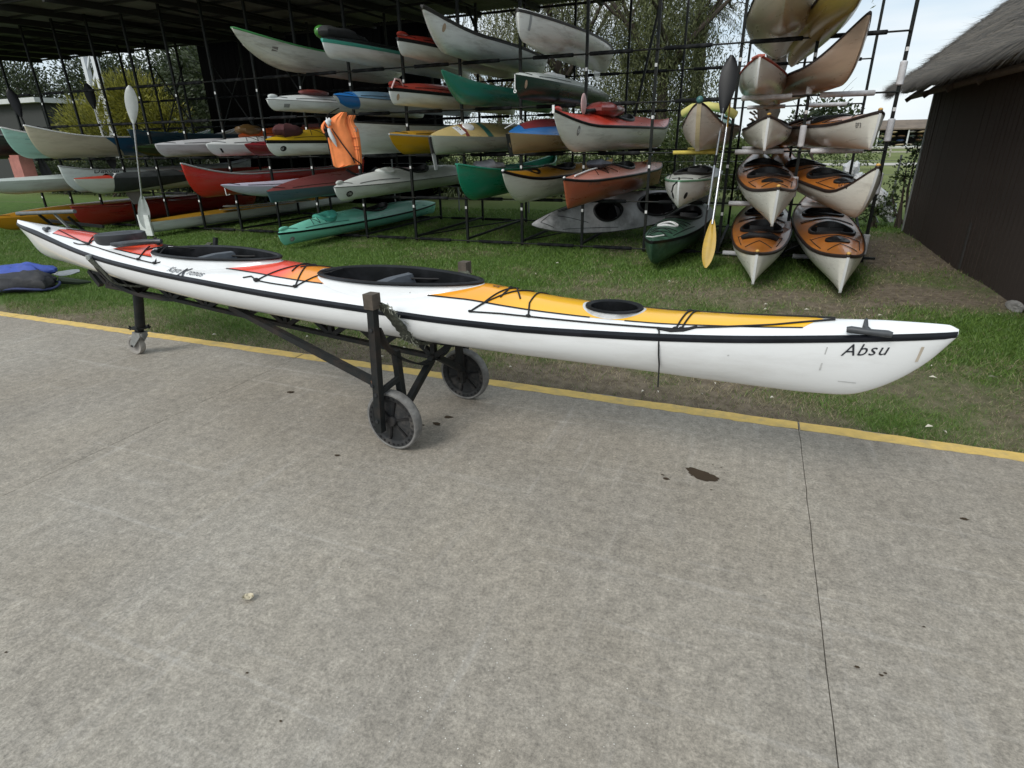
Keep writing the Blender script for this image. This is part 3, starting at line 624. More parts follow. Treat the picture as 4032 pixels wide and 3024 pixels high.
# ------------------------------------------------------------------ the wheeled cart
def build_cart():
    R = thing('kayak_cart', 'dark steel wheeled cart with truss beam carrying the white sea kayak', 'cart', (-1.606, 2.728, 0), math.atan2(-.089, .996))
    def bar(name, p, q, w=.036, mat=M_STEEL, h=None): return MB().bar(p, q, w, h).build(name, mat, R, smooth=False)
    tread = pm('dusty_grey_tyre', (.19, .185, .175), rough=.9, var=.45, scale=22, bump=.3, bscale=90, dirt=(.08, .075, .07), dirt_amt=.8, dirt_scale=8)
    rimd = pm('dusty_dark_rim', (.026, .027, .028), rough=.7, var=.4, scale=14, spec=.3, dirt=(.16, .14, .12), dirt_amt=.55, dirt_scale=11)
    wood = pm('weathered_wood_block', (.085, .068, .052), rough=.9, var=.4, scale=20, bump=.4, bscale=60)
    fray = pm('frayed_carpet_strip', (.075, .080, .060), rough=1, var=.6, scale=60, bump=.8, bscale=80)
    for sg in (-1, 1):
        yo, yi, yw = sg*.435, sg*.300, sg*.367
        bar('post', (-.075, yo, .12), (-.035, yo, .835), .040)
        bar('post', (-.01, yi, .14), (-.03, yi, .545), .036)
        MB().box((-.034, yo, .845), (.058, .062, .075)).build('padded_cap', wood, R, smooth=False)
        bar('cross_bar', (-.062, yo-sg*.01, .345), (-.015, yi, .40), .026)
        bar('wheel_brace', (0.0, sg*.015, .415), (.0, yi+sg*.0, .225), .034)
        bar('diagonal_brace', (-.085, yo-sg*.02, .395), (-1.62, sg*.045, .548), .036)
        W = bpy.data.objects.new('wheel', None); COL.objects.link(W); W.parent = R; W.location = (-.03, yw, .17)
        T = MB().lathe([(.150, -.0285), (.160, -.030), (.167, -.024), (.170, -.010), (.170, .010), (.167, .024), (.160, .030), (.150, .0285)], 48, axis='y'); T.build('tyre', tread, W)
        rm = MB().lathe([(.016, -.014), (.118, -.010), (.122, -.022), (.126, -.026), (.1505, -.029), (.1505, .029), (.126, .026), (.122, .022), (.118, .010), (.016, .014), (.016, -.014)], 48, axis='y')
        rm.build('rim', rimd, W)
        hb = MB().lathe([(.0, -.034), (.026, -.034), (.030, -.026), (.030, .026), (.026, .034), (.0, .034)], 24, axis='y'); hb.build('hub', M_RUBBER, W)
        for k in range(6):
            a = 2*math.pi*k/6+.3; c, s = math.cos(a), math.sin(a)
            MB().bar((.028*c, 0, .028*s), (.119*c, 0, .119*s), .040, .010, up=(-s, 0, c)).build('spoke', M_RUBBER, W, smooth=False)
        for k in range(28):
            a = 2*math.pi*k/28; MB().box((.139*math.cos(a), -.0285, .139*math.sin(a)), (.010, .003, .010)).build('tread_lug', M_RUBBER, W, smooth=False)
        MB().tube([(-.03, yo-sg*.045 if sg < 0 else yo+.03, .17), (-.03, yi-sg*.03, .17)], .012, 10).build('axle', pm('axle_green_paint', (.10, .26, .16), rough=.5, var=.3, scale=30) if sg < 0 else M_STEEL, R)
    for sg in (-1, 1):
        for p in ((-.078, .395), (-.060, .345), (-.040, .70), (-.072, .19)): MB().tube([(p[0], sg*.452, p[1]), (p[0], sg*.463, p[1])], .010, 6).build('bolt', rimd, R, smooth=False)
        MB().ellipsoid((-.083, sg*.42, .40), (.03, .02, .022), 12, 8, lambda a, b, c: 1+.25*math.sin(9*a+7*c)).build('weld', pm('rusty_weld', (.10, .045, .02), rough=.9, var=.5, scale=60), R)
    # truss beam
    ztop = lambda s: float(k_keel(s))-.030
    zbot = pchip([-3.3, -2.3, -1.85, -.62, .02], [.552, .522, .497, .437, .415])
    P = [(s, 0, ztop(s)) for s in np.linspace(.15, -3.25, 18)]
    for a, b in zip(P[:-1], P[1:]): pass
    MB().grid([[(p[0], p[1]+dy, p[2]+dz) for dy, dz in ((-.018, -.014), (.018, -.014), (.018, .014), (-.018, .014))] for p in P], close_v=True).build('top_chord', M_STEEL, R, smooth=False)
    P = [(s, 0, float(zbot(s))) for s in np.linspace(.03, -3.12, 18)]
    MB().grid([[(p[0], p[1]+dy, p[2]+dz) for dy, dz in ((-.018, -.012), (.018, -.012), (.018, .012), (-.018, .012))] for p in P], close_v=True).build('bottom_chord', M_STEEL, R, smooth=False)
    for k in range(9):
        s = -.0-.385*k
        if s < -3.1: break
        for d in (-.13, 0, .13):
            bar('truss_web', (s, 0, float(zbot(s))), (s+d, 0, ztop(s+d)), .030)
    for s in (-2.95, -3.2): bar('truss_web', (s, 0, float(zbot(-3.1))), (s-.1, 0, ztop(s-.1)), .04)
    # front cradle: bent flat bar and carpet sling
    def strip(name, P, w, th, mat, n=24, jit=0.0):
        P = [Vector(p) for p in P]; xs = np.linspace(0, 1, len(P)); f = [pchip(xs, [p[k] for p in P]) for k in range(3)]; Q = [Vector([float(g(t)) for g in f]) for t in np.linspace(0, 1, n)]
        rows = []
        for i, q in enumerate(Q):
            d = (Q[min(i+1, n-1)]-Q[max(i-1, 0)]).normalized(); nn = Vector((1, 0, 0)); t2 = d.cross(nn).normalized()
            j = lambda: random.uniform(-jit, jit)
            rows.append([q + nn*(w/2+j()) + t2*th/2, q - nn*(w/2+j()) + t2*th/2, q - nn*(w/2+j()) - t2*th/2, q + nn*(w/2+j()) - t2*th/2])
        MB().grid(rows, close_v=True).build(name, mat, R, smooth=False)
    strip('cradle_bar', [(-.04, -.41, .70), (-.03, -.36, .58), (-.02, -.22, .46), (0, -.08, .405), (0, .08, .405), (-.02, .22, .46), (-.03, .36, .58), (-.04, .41, .70)], .045, .010, M_STEEL, 40)
    def sec(s, off, y):
        zs, zk, e, b = float(k_sheer(s)), float(k_keel(s)), k_exp(s), float(k_beam(s)); t = max(0, 1-(abs(y)/b)**e)**(1/e); return zs-(zs-zk)*t-off
    s = 0.02
    strip('sling', [(-.02, -.415, .83), (0, -.38, .79), (s, -.335, .715)] + [(s, y, sec(s, .016, y)) for y in (-.285, -.25, -.2, -.12, 0, .12, .2, .25, .285)] + [(s, .335, .715), (0, .38, .79), (-.02, .415, .83)], .060, .016, fray, 60, .012)
    for k in range(90):
        t = random.random(); y = -.41 + .30*t; z = sec(s, .02, min(-.06, max(-.285, y))) if y > -.285 else .70+(-.285-y)*1.0
        if k == 0: hb = MB()
        a = random.uniform(0, 6.28); l = random.uniform(.012, .035); p = (s+random.uniform(-.04, .04), y, z); q = (p[0]+l*math.cos(a), p[1]-.008, p[2]+l*math.sin(a)); hb.bar(p, q, .0022)
    hb.build('frayed_threads', pm('pale_fibre', (.28, .28, .22), rough=1, var=.4, scale=50), R, smooth=False, kind='stuff')
    # rear cradle
    strip('cradle_bar', [(-2.72, -.262, .845), (-2.69, -.235, .73), (-2.62, -.17, .61), (-2.50, -.09, .545), (-2.32, 0, .515), (-2.2, .13, .57), (-2.12, .25, .74), (-2.08, .285, .94)], .030, .022, M_STEEL, 40)
    s = -2.66
    strip('sling', [(-2.72, -.275, .84), (-2.69, -.262, .80), (-2.66, -.235, .735)] + [(s+(.25*(y+.2)/.4), y, sec(s+.2, .018, y)-.01) for y in (-.2, -.15, -.08, 0, .08, .15, .2)] + [(-2.3, .25, .78), (-2.15, .285, .90)], .055, .014, fray, 40, .006)
    MB().tube([(-2.725, -.268, .83), (-2.728, -.27, .862)], .020, 10).build('tube_end', pm('galvanised_end', (.35, .37, .36), rough=.4, metal=.6, var=.2, scale=30), R)
    for sx in (-.14, -.02): bar('cradle_plate', (-2.62+sx, -.03, .55), (-2.72+sx, -.08, .68), .09, h=.012)
    # caster leg
    MB().tube([(-2.73, 0, .54), (-2.825, 0, .245)], .036, 14).build('leg', M_STEEL, R)
    MB().box((-2.84, 0, .235), (.13, .11, .010)).build('caster_plate', M_STEEL, R, smooth=False)
    for x, y in ((-2.89, -.045), (-2.79, -.045), (-2.89, .045), (-2.79, .045)): MB().tube([(x, y, .222), (x, y, .256)], .008, 6).build('bolt', M_STEEL, R)
    galv = pm('galvanised_fork', (.33, .34, .33), rough=.45, metal=.5, var=.25, scale=25, dirt=(.15, .12, .09), dirt_amt=.5)
    MB().tube([(-2.85, 0, .228), (-2.855, 0, .200)], .032, 14).build('swivel', M_STEEL, R)
    for sg in (-1, 1):
        MB().add([(-2.81, sg*.030, .20), (-2.895, sg*.030, .20), (-2.968, sg*.034, .090), (-2.955, sg*.034, .064), (-2.935, sg*.034, .064), (-2.81, sg*.030, .17), (-2.81, sg*.035, .20), (-2.895, sg*.035, .20), (-2.968, sg*.039, .090), (-2.955, sg*.039, .064), (-2.935, sg*.039, .064), (-2.81, sg*.035, .17)],
            [(0, 1, 2, 3, 4, 5), (11, 10, 9, 8, 7, 6)] + [(k, (k+1) % 6, 6+(k+1) % 6, 6+k) for k in range(6)]).build('fork_cheek', galv, R, smooth=False)
    MB().box((-2.85, 0, .198), (.10, .07, .006)).build('fork_crown', galv, R, smooth=False)
    W = bpy.data.objects.new('caster_wheel', None); COL.objects.link(W); W.parent = R; W.location = (-2.948, 0, .078); W.rotation_euler = (0, 0, .12)
    MB().lathe([(.056, -.021), (.072, -.024), (.0775, -.016), (.078, 0), (.0775, .016), (.072, .024), (.056, .021)], 36, axis='y').build('tyre', pm('pale_caster_rubber', (.33, .31, .28), rough=.85, var=.25, scale=25, dirt=(.18, .16, .14), dirt_amt=.6), W)
    MB().lathe([(.0, -.020), (.050, -.016), (.057, -.021), (.057, .021), (.050, .016), (0, .020)], 30, axis='y').build('rim', pm('pale_caster_core', (.27, .25, .23), rough=.7, var=.2, scale=30), W)
    MB().tube([(0, -.046, 0), (0, .046, 0)], .009, 8).build('axle', M_STEEL, W)
build_cart()

# ------------------------------------------------------------------ the storage rack
YF, YR = 8.914, 11.70
POSTS = [-8.429-.985*k for k in range(7, 0, -1)] + [-8.429, -7.465, -6.443, -5.421, -4.423, -3.441, -2.445, -1.480, -.420, .445, 1.409]
LEV = [.03, .71, 1.372, 2.02, 2.655]
def share(name, src, parent, loc):
    o = bpy.data.objects.new(name, src.data); COL.objects.link(o); o.parent = parent; o.location = loc; return o
def build_rack():
    R = thing('boat_rack', 'tall dark steel boat rack with many bays holding kayaks behind the lawn', 'rack', (0, 0, 0))
    p0 = None; s0 = None; sl = None
    for i, x in enumerate(POSTS):
        for y in (YF, YR):
            top = 3.98
            if p0 is None:
                p0 = MB().box((0, 0, 1.99), (.038, .038, 4.0)).build('post', M_POST, R, smooth=False); p0.location = (x, y, 0); p = p0
            else: p = share('post', p0, R, (x, y, 0))
            if y == YF:
                for z in (.564, 1.189, 1.832, 2.47):
                    if x > .3 and z < 1.5: continue
                    if s0 is None: s0 = MB().box((0, -.0205, 0), (.032, .004, .042)).build('sticker', M_STICK, p, smooth=False); s0.location = (0, 0, z)
                    else: share('sticker', s0, p, (0, 0, z))
                if i >= len(POSTS)-2:
                    for z in ((.36, .93, 1.55, 2.16) if i == len(POSTS)-2 else (.22, .98, 1.60, 2.22)):
                        if sl is None: sl = MB().tube([(0, 0, -.13), (0, 0, -.12), (0, 0, .12), (0, 0, .13)], [.030, .040, .040, .030], 12).build('foam_sleeve', M_FOAMW, p); sl.location = (0, 0, z)
                        else: share('foam_sleeve', sl, p, (0, 0, z))
    rods = {}
    for a, b in zip(POSTS[:-1], POSTS[1:]):
        w = round(b-a, 3); xc = (a+b)/2
        for k, z in enumerate(LEV):
            for y in (YF, YR):
                key = w
                if key not in rods:
                    rods[key] = MB().tube([(-w/2, 0, 0), (w/2, 0, 0)], .011, 8).build('arm', M_POST, R); r = rods[key]; r.location = (xc, y-.035, z)
                else: r = share('arm', rods[key], R, (xc, y-.035, z))
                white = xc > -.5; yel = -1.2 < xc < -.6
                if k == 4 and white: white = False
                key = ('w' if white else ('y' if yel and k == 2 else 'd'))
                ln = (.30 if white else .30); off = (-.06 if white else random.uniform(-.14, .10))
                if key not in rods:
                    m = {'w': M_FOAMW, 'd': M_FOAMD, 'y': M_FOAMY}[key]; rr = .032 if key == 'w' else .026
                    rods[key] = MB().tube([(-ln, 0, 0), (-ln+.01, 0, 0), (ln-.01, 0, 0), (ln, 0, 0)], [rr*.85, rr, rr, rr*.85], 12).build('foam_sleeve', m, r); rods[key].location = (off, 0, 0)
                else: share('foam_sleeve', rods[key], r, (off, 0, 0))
    rail = None
    for i, x in enumerate(POSTS):
        for z in ((.06, 3.9)):
            if rail is None: rail = MB().bar((0, YF, 0), (0, YR, 0), .034).build('side_rail', M_POST, R, smooth=False); rail.location = (x, 0, z)
            else: share('side_rail', rail, R, (x, 0, z))
    for i, x in enumerate(POSTS):
        if i % 2 == 0: MB().bar((x, YF+.05, .06), (x+.9, YR-.05, .05), .020).build('floor_brace', M_POST, R, smooth=False)
    for x0, x1 in ((-12.4, -11.4), (-14.3, -13.3), (-10.4, -9.4)):
        MB().bar((x0, YR+.04, 1.95), (x1, YR+.04, 3.4), .024).build('cross_brace', M_POST, R, smooth=False); MB().bar((x1, YR+.07, 1.95), (x0, YR+.07, 3.4), .024).build('cross_brace', M_POST, R, smooth=False)
    MB().bar((1.409, YF, .06), (1.43, YR, .9), .03).build('cross_brace', M_POST, R, smooth=False); MB().bar((1.0, YF-.06, .05), (1.55, YF-.06, .05), .03).build('floor_brace', M_POST, R, smooth=False)
    MB().bar((-2.02, 10.2, 1.7), (-1.55, 10.0, 4.0), .035).build('cross_brace', M_POST, R, smooth=False); MB().bar((-5.2, 11.9, 2.9), (-5.7, 11.9, 4.0), .04).build('cross_brace', M_POST, R, smooth=False)
build_rack()

def build_roof():
    R = thing('canopy_roof', 'dark corrugated metal roof on beams covering the left of the boat rack', 'roof', (0, 0, 0))
    mt = pm('dirty_corrugated_iron', (.16, .165, .145), rough=.65, var=.3, scale=2.0, metal=.0, dirt=(.035, .03, .022), dirt_amt=.8, dirt_scale=1.3)
    mb_ = pm('dark_roof_beam', (.018, .018, .017), rough=.7, var=.3, scale=8)
    wave = []; n = 104
    for k in range(n+1): wave.append((-.52 + 1.04*k/n, .011*math.cos(2*math.pi*k/8)))
    zr = lambda y: 3.93 + .028*(y-8)
    ys = [(7.35, 9.4), (9.25, 11.4), (11.25, 13.05)]; src = []
    for j, (a, b) in enumerate(ys):
        rows = [[(x, a, zr(a)+z+.02*j) for x, z in wave], [(x, b, zr(b)+z+.02*j) for x, z in wave]]
        rows2 = [[(x, y, z+.0018) for x, y, z in r] for r in rows]
        src.append(MB().grid(rows).grid(rows2).grid([rows[1], rows2[1]]).grid([rows[0], rows2[0]]))
    first = [None]*3
    for i in range(19):
        x = -20.2+i
        for j in range(3):
            if first[j] is None: first[j] = src[j].build('roof_sheet', mt, R, smooth=False); first[j].location = (x, 0, 0)
            else: share('roof_sheet', first[j], R, (x, 0, .003*(i % 2)))
    for x in np.arange(-20.3, -1.6, 1.31): MB().bar((x, 7.4, zr(7.4)-.075), (x, 12.95, zr(12.95)-.045), .05, .11).build('rafter', mb_, R, smooth=False)
    for y in (7.5, 8.4, 9.3, 10.35, 11.3, 12.9): MB().bar((-20.6, y, zr(y)-.03), (-1.75, y, zr(y)-.03), .05, .04).build('purlin', mb_, R, smooth=False)
build_roof()

# ------------------------------------------------------------------ boats on the rack
M_COAM = pm('coaming_black', (.016, .016, .017), rough=.45, var=.4, scale=9)
M_GREYGUN = pm('grey_gunwale', (.33, .34, .34), rough=.5, var=.2, scale=10)
M_DARKGUN = pm('dark_gunwale', (.03, .028, .026), rough=.6, var=.3, scale=10)
class Boat:
    def __init__(s, name, label, X, Y, lev, L=5.0, beam=.62, depth=.30, rise=.10, rake=.35, p=2.0, rakeF=None, riseF=None, yaw=0.0, hull='#d6d8d6', deck=None, deckh=.10, trim=None, trim_h=(.02, .02), gun=None,
                 e=2.3, plan=(2.1, .85), tipw=.012, cat='kayak', cockpits=(), rl=None, dz=0.0, tilt=0.0, roll=0.0, peak=1.7, endsharp=.6, dirt=.35, group='boats stored on the rack'):
        s.L, s.beam, s.depth, s.rise, s.rake, s.p = L, beam, depth, rise, rake, p
        s.rakeF = rake if rakeF is None else rakeF; s.riseF = rise if riseF is None else riseF; s.e, s.plan, s.tipw, s.deckh, s.peak, s.es = e, plan, tipw, deckh*(1.0 if name == KAY or cat == 'boat' else 1.3), peak, endsharp; s.rl = rl or L*.3
        s.hasdeck = deck is not None
        z = (LEV[lev]+.034 if isinstance(lev, int) else lev) + dz
        s.R = thing(name, label, cat, (X, Y, z), math.radians(yaw), group, tilt=math.radians(tilt), roll=math.radians(roll))
        s.hm = gel(hull, dirt) if isinstance(hull, str) else hull; s.dm = (gel(deck, dirt) if isinstance(deck, str) else deck)
        t = np.linspace(0, math.pi, 61); s.ys = L*(.5-.5*np.cos(t)); s.ys = np.unique(np.concatenate([s.ys, np.linspace(0, min(s.rake*1.2, 1.0), 14)]))
        rows = []; nk = 16
        for y in s.ys:
            b, zs, zk, e_ = s.b(y), s.zs(y), s.zk(y), s.ex(y)
            rows.append([(-b*math.copysign(abs(math.cos(a))**(2/e_), math.cos(a)), y, zs-(zs-zk)*abs(math.sin(a))**(2/e_)) for a in [math.pi*j/nk for j in range(nk+1)]])
        h = MB().grid(rows)
        for r in (rows[0], rows[-1]):
            c = (0, r[0][1], r[0][2]); h.add(list(r)+[c], [(k, k+1, len(r)) for k in range(len(r)-1)])
        s.hull = h.build('hull', s.hm, s.R)
        s.ck = list(cockpits)
        if s.hasdeck:
            yd = np.unique(np.concatenate([s.ys, np.linspace(0, L, 120)])); vd = np.linspace(-1, 1, 21); vs = []; fs = []; nv = 21
            for y in yd:
                for v in vd: vs.append((v*s.b(y), y, s.dz(v*s.b(y), y)))
            for i in range(len(yd)-1):
                for j in range(nv-1):
                    a = i*nv+j; cx = (vs[a][0]+vs[a+nv+1][0])/2; cy = (vs[a][1]+vs[a+nv+1][1])/2
                    if not any(((cy-c[0])/(c[1]*.97))**2+(cx/(c[2]*.97))**2 < 1 for c in s.ck): fs.append((a, a+1, a+nv+1, a+nv))
            s.deck = MB().add(vs, fs).build('deck', s.dm, s.R)
        for c in s.ck: s.cockpit(*c)
        if s.hasdeck and cat == 'kayak' and name != KAY: s.lines([[(-.75*s.b(.35), .35), (0, .14), (.75*s.b(.35), .35)], [(.85*s.b(.5), .5), (.85*s.b(1.5), 1.5)], [(-.85*s.b(.5), .5), (-.85*s.b(1.5), 1.5)]], .004)
        if trim is not None:
            up, dn = trim_h; m = gel(trim) if isinstance(trim, str) else trim; mb = MB()
            for sg in (-1, 1):
                rr = []
                for y in s.ys:
                    b, zs = s.b(y), s.zs(y); zl = zs-dn; rr.append([(sg*(s.half(y, zl)+.004), y, zl), (sg*(b+.006), y, zs-.3*dn), (sg*(b+.006), y, zs+.2*up), (sg*max(.002, b-.010), y, zs+up*.55+.004)])
                mb.grid(rr)
                if sg == 1: fr = rr[0]
                else: mb.grid([fr, rr[0]]) if False else None
            f1 = [(-x, y, z) for x, y, z in [(s.half(0, s.zs(0)-dn)+.004, -.004, s.zs(0)-dn), (s.b(0)+.006, -.006, s.zs(0)-.3*dn), (s.b(0)+.006, -.006, s.zs(0)+.2*up), (max(.002, s.b(0)-.01), -.002, s.zs(0)+up*.55+.004)]]
            mb.grid([f1, [(-x, y, z) for x, y, z in f1]]); mb.build('trim_band', m, s.R)
        if gun is not None:
            for sg in (-1, 1): MB().tube([(sg*(s.b(y)), y, s.zs(y)+.004) for y in s.ys[::2]], .014, 8).build('gunwale', gun, s.R)
    def b(s, y):
        d = min(1, abs(y/s.L-.5)*2); return s.tipw + (s.beam/2-s.tipw)*max(0, 1-d**s.plan[0])**s.plan[1]
    def zs(s, y):
        t = max(0, 1-y/s.rl); u = max(0, 1-(s.L-y)/s.rl); return s.depth + s.rise*t**2 + s.riseF*u**2
    def zk(s, y):
        zs = s.zs(y)-.006
        if y < s.rake: t = 1-y/s.rake; return zs*(1-max(0, 1-t**s.p)**(1/s.p))
        yy = s.L-y
        if yy < s.rakeF: t = 1-yy/s.rakeF; return zs*(1-max(0, 1-t**s.p)**(1/s.p))
        return 0.0
    def ex(s, y): d = min(y, s.L-y); return s.e-(s.e-1.35)*math.exp(-d/s.es)
    def half(s, y, z):
        zs, zk, e = s.zs(y), s.zk(y), s.ex(y); t = min(1, max(0, (zs-z)/max(1e-5, zs-zk))); return s.b(y)*max(0, 1-t**e)**(1/e)
    def crown(s, y):
        d = min(1, abs(y/s.L-.5)*2); return s.deckh*(1-d**3.5) + .012
    def dz(s, x, y):
        v = min(1, abs(x)/max(1e-5, s.b(y))); return s.zs(y)+s.crown(y)*(1-v**s.peak)
    def cockpit(s, yc, a, w):
        T = [2*math.pi*k/40 for k in range(40)]; P = [(w*math.sin(t), yc+a*math.cos(t)) for t in T]
        ring = lambda k, dz: [(x*k, yc+(y-yc)*k, s.dz(x, y)+dz) for x, y in P]
        mb = MB().grid([ring(1.06, -.004), ring(1.07, .022), ring(1.02, .032), ring(.95, .030), ring(.93, .0), ring(.92, -.05)], close_v=True); mb.build('coaming', M_COAM, s.R)
        rows = []
        for y in np.linspace(yc-a*1.1, yc+a*1.1, 10):
            b, zs, zk, e = s.b(y)*.94, s.zs(y)-.002, s.zk(y)+.015, s.ex(y); rows.append([(-b*math.copysign(abs(math.cos(t))**(2/e), math.cos(t)), y, zs-(zs-zk)*abs(math.sin(t))**(2/e)) for t in [math.pi*j/10 for j in range(11)]])
        MB().grid(rows).build('lining', M_WELL, s.R)
        MB().box((0, yc+a*.55, s.zs(yc)+.0), (w*1.2, .03, .16), Matrix.Rotation(-.25, 3, 'X')).build('backrest', M_BLACK, s.R, smooth=False)
    def thwarts(s, ys, mat=None):
        for y in ys:
            MB().box((0, y, s.zs(y)-.035), (2*s.b(y)*.97, .075, .022)).build('thwart', mat or M_GREYGUN, s.R, smooth=False)
    def hatch(s, y, r, mat=None, lift=.012):
        mb = MB(); T = [2*math.pi*k/28 for k in range(28)]; ring = lambda k, dz: [(r*.8*k*math.sin(t), y+r*k*math.cos(t), s.dz(r*.8*math.sin(t), y+r*math.cos(t))+dz) for t in T]
        mb.grid([ring(1.08, -.003), ring(1.08, lift), ring(.9, lift+.006), ring(.55, lift+.004), ring(.5, lift+.009), [(0, y, s.dz(0, y)+lift+.010)]*28], close_v=True).build('hatch_cover', mat or M_BLACK, s.R)
    def lines(s, spec, r=.0045, name='deck_line'):
        for pts in spec:
            P = []
            for (x0, y0), (x1, y1) in zip(pts[:-1], pts[1:]):
                for k in range(8): t = k/8; x, y = x0+(x1-x0)*t, y0+(y1-y0)*t; P.append((x, y, s.dz(x, y)+.006))
            x, y = pts[-1]; P.append((x, y, s.dz(x, y)+.006)); MB().tube(P, r, 5).build(name, M_ROPE, s.R)
    def zig(s, y0, y1, n=3, w=.7):
        for k in range(n):
            a, b_ = y0+(y1-y0)*k/n, y0+(y1-y0)*(k+1)/n; s.lines([[(-w*s.b(a), a), (w*s.b(b_), b_)], [(w*s.b(a), a), (-w*s.b(b_), b_)]])
    def oval(s, y, z, ry, rz, mat, side=1, name='emblem', txt=None, txtmat=None):
        n = 24; vs = [(side*(s.half(y+ry*math.cos(t), z+rz*math.sin(t))+.003), y+ry*math.cos(t), z+rz*math.sin(t)) for t in [2*math.pi*k/n for k in range(n)]]
        vs.append((side*(s.half(y, z)+.0035), y, z)); o = MB().add(vs, [(k, (k+1) % n, n) for k in range(n)]).build(name, mat, s.R, smooth=False)
        if txt: s.letters(txt, y-ry*.75*(side), z-rz*.45, rz*1.25, txtmat or M_STICK, side, off=.006)
        return o
    def letters(s, txt, y0, z0, size, mat=None, side=1, off=.004, shear=0.0, name='lettering'):
        vs, fs = text_polys(txt, size, shear); MB().add([(side*(s.half(y0+side*x, z0+y)+off), y0+side*x, z0+y) for x, y in vs], fs).build(name, mat or M_TEXT, s.R, smooth=False)
    def band(s, y0, y1, slant, mat, name='painted_band', side=None, z0=None, z1=None, n=10):
        mb = MB()
        for sg in ((-1, 1) if side is None else (side,)):
            rows = []
            for i in range(n+1):
                u = i/n; row = []
                for j in range(13):
                    w = j/12; yy = y0+(y1-y0)*u+slant*w; zs, zk = s.zs(yy)-.004, s.zk(yy)+.004; hi = zs if z1 is None else min(zs, z1); lo = zk if z0 is None else max(zk, z0)
                    z = hi+(lo-hi)*w; row.append((sg*(s.half(yy, z)+.003), yy, z))
                rows.append(row)
            mb.grid(rows)
        return mb.build(name, mat if not isinstance(mat, str) else gel(mat), s.R)
    def tip(s, mat, r=(.022, .03, .022), dz=.0, dy=0.0, name='bow_cap'):
        return MB().ellipsoid((0, .012+dy, s.zs(0)+dz), r, 12, 8).build(name, mat, s.R)
    def stem(s, mat, w=.022, k0=0.0, k1=1.0):
        P = []; n = 14
        for i in range(n+1):
            y = s.rake*1.05*(i/n)**1.6; P.append((y, s.zk(y)))
        rows = []
        for y, z in P: rows.append([(-w/2, y-.006, z-.004), (w/2, y-.006, z-.004)])
        MB().grid(rows).build('stem_strip', mat, s.R)
    def skeg(s, y, l, h, mat):
        MB().add([(-.008, y, .01), (-.008, y+l, .01), (-.008, y+l*.8, -h), (-.008, y+l*.35, -h), (.008, y, .01), (.008, y+l, .01), (.008, y+l*.8, -h), (.008, y+l*.35, -h)], [(0, 1, 2, 3), (7, 6, 5, 4), (0, 1, 5, 4), (1, 2, 6, 5), (2, 3, 7, 6), (3, 0, 4, 7)]).build('skeg', mat, s.R, smooth=False)

KAY = 'sea_kayak'; W = '#d9dad8'; ORANGE = pm('varnished_orange_deck', (.50, .17, .028), rough=.30, var=.35, scale=4, coat=.15, spec=.35, dirt=(.16, .045, .015), dirt_amt=.75, dirt_scale=1.6, stretch=(1, .4, 1)); GOLD = pm('gold_cap', (.62, .36, .09), rough=.3, var=.2, scale=30); DK = pm('dark_brown_trim', (.028, .018, .016), rough=.45, var=.3, scale=12)
OW = '#cfccc2'
def touring(name, label, X, Y, lev, yaw, beam, depth, rise, rake, p, **kw):
    s = Boat(name, label, X, Y, lev, L=kw.pop('L', 5.4), beam=beam, depth=depth, rise=rise, rake=rake, p=p, yaw=yaw, hull=OW, deck=ORANGE, deckh=.10, trim=DK, trim_h=(.022, .020), rl=kw.pop('rl_', 1.2), cockpits=kw.pop('cockpits', [(1.72, .36, .25), (3.15, .38, .26)]), plan=(2.0, .66), e=2.2, endsharp=.9, **kw)
    s.tip(DK, (.026, .035, .018), .006); s.tip(GOLD, (.022, .032, .016), .026); s.stem(M_WHITE, .026); s.lines([[(-.7*s.b(.5), .5), (0, .75), (.7*s.b(.5), .5)], [(-.8*s.b(.7), .7), (-.8*s.b(1.3), 1.3)], [(.8*s.b(.7), .7), (.8*s.b(1.3), 1.3)], [(-.8*s.b(1.25), 1.25), (.8*s.b(1.25), 1.25)], [(-.8*s.b(2.4), 2.4), (.8*s.b(2.5), 2.5)], [(.8*s.b(2.4), 2.4), (-.8*s.b(2.5), 2.5)]])
    return s
s = touring(KAY, 'varnished orange double kayak on the ground, nearest the dark hut', 0.93, 6.66, .045, 0.0, .80, .27, .12, .07, 1.2, tilt=2.0); s.hatch(1.02, .15)
s = touring(KAY, 'orange kayak with a black pad on its bow, on the ground left of its twin', .085, 6.80, .045, -1.0, .80, .25, .10, .07, 1.2, tilt=2.0)
MB().tube([(-.2, 1.05, s.dz(.2, 1.05)+.03), (-.12, 1.0, s.dz(.12, 1.0)+.04), (.12, 1.0, s.dz(.12, 1.0)+.04), (.2, 1.03, s.dz(.2, 1.03)+.03)], [.03, .04, .04, .03], 10).build('rolled_pad', M_RUBBER, s.R)
s = touring(KAY, 'orange kayak with tall curved gold-tipped bow, on the second level nearest the hut', 1.115, 7.30, 1, 9.0, .76, .25, .33, .50, 1.6, rl_=.85, tilt=3.0, dz=-.085); s.hatch(.98, .15); s.letters('KR 93', .52, .33, .075, side=-1); s.letters('KR 93', .36, .36, .07)
s = touring(KAY, 'orange kayak with straight bow stem overhanging the second level beside the long paddles', .20, 6.95, 1, 3.0, .76, .28, .12, .10, 1.2, L=5.2, tilt=3.0, dz=-.095); s.hatch(.95, .14)
s = touring(KAY, 'white hulled kayak with brown deck and pink bow fin, third level nearest the hut', 1.07, 7.5, 2, 9.0, .70, .26, .10, .10, 1.3); s.letters('EF3', .30, .22, .07, side=-1); s.letters('EF3', .42, .24, .06)
s = touring(KAY, 'white hulled kayak with brown deck seen head on, third level right of the long paddles', .012, 7.6, 2, 0.0, .68, .25, .10, .08, 1.2)
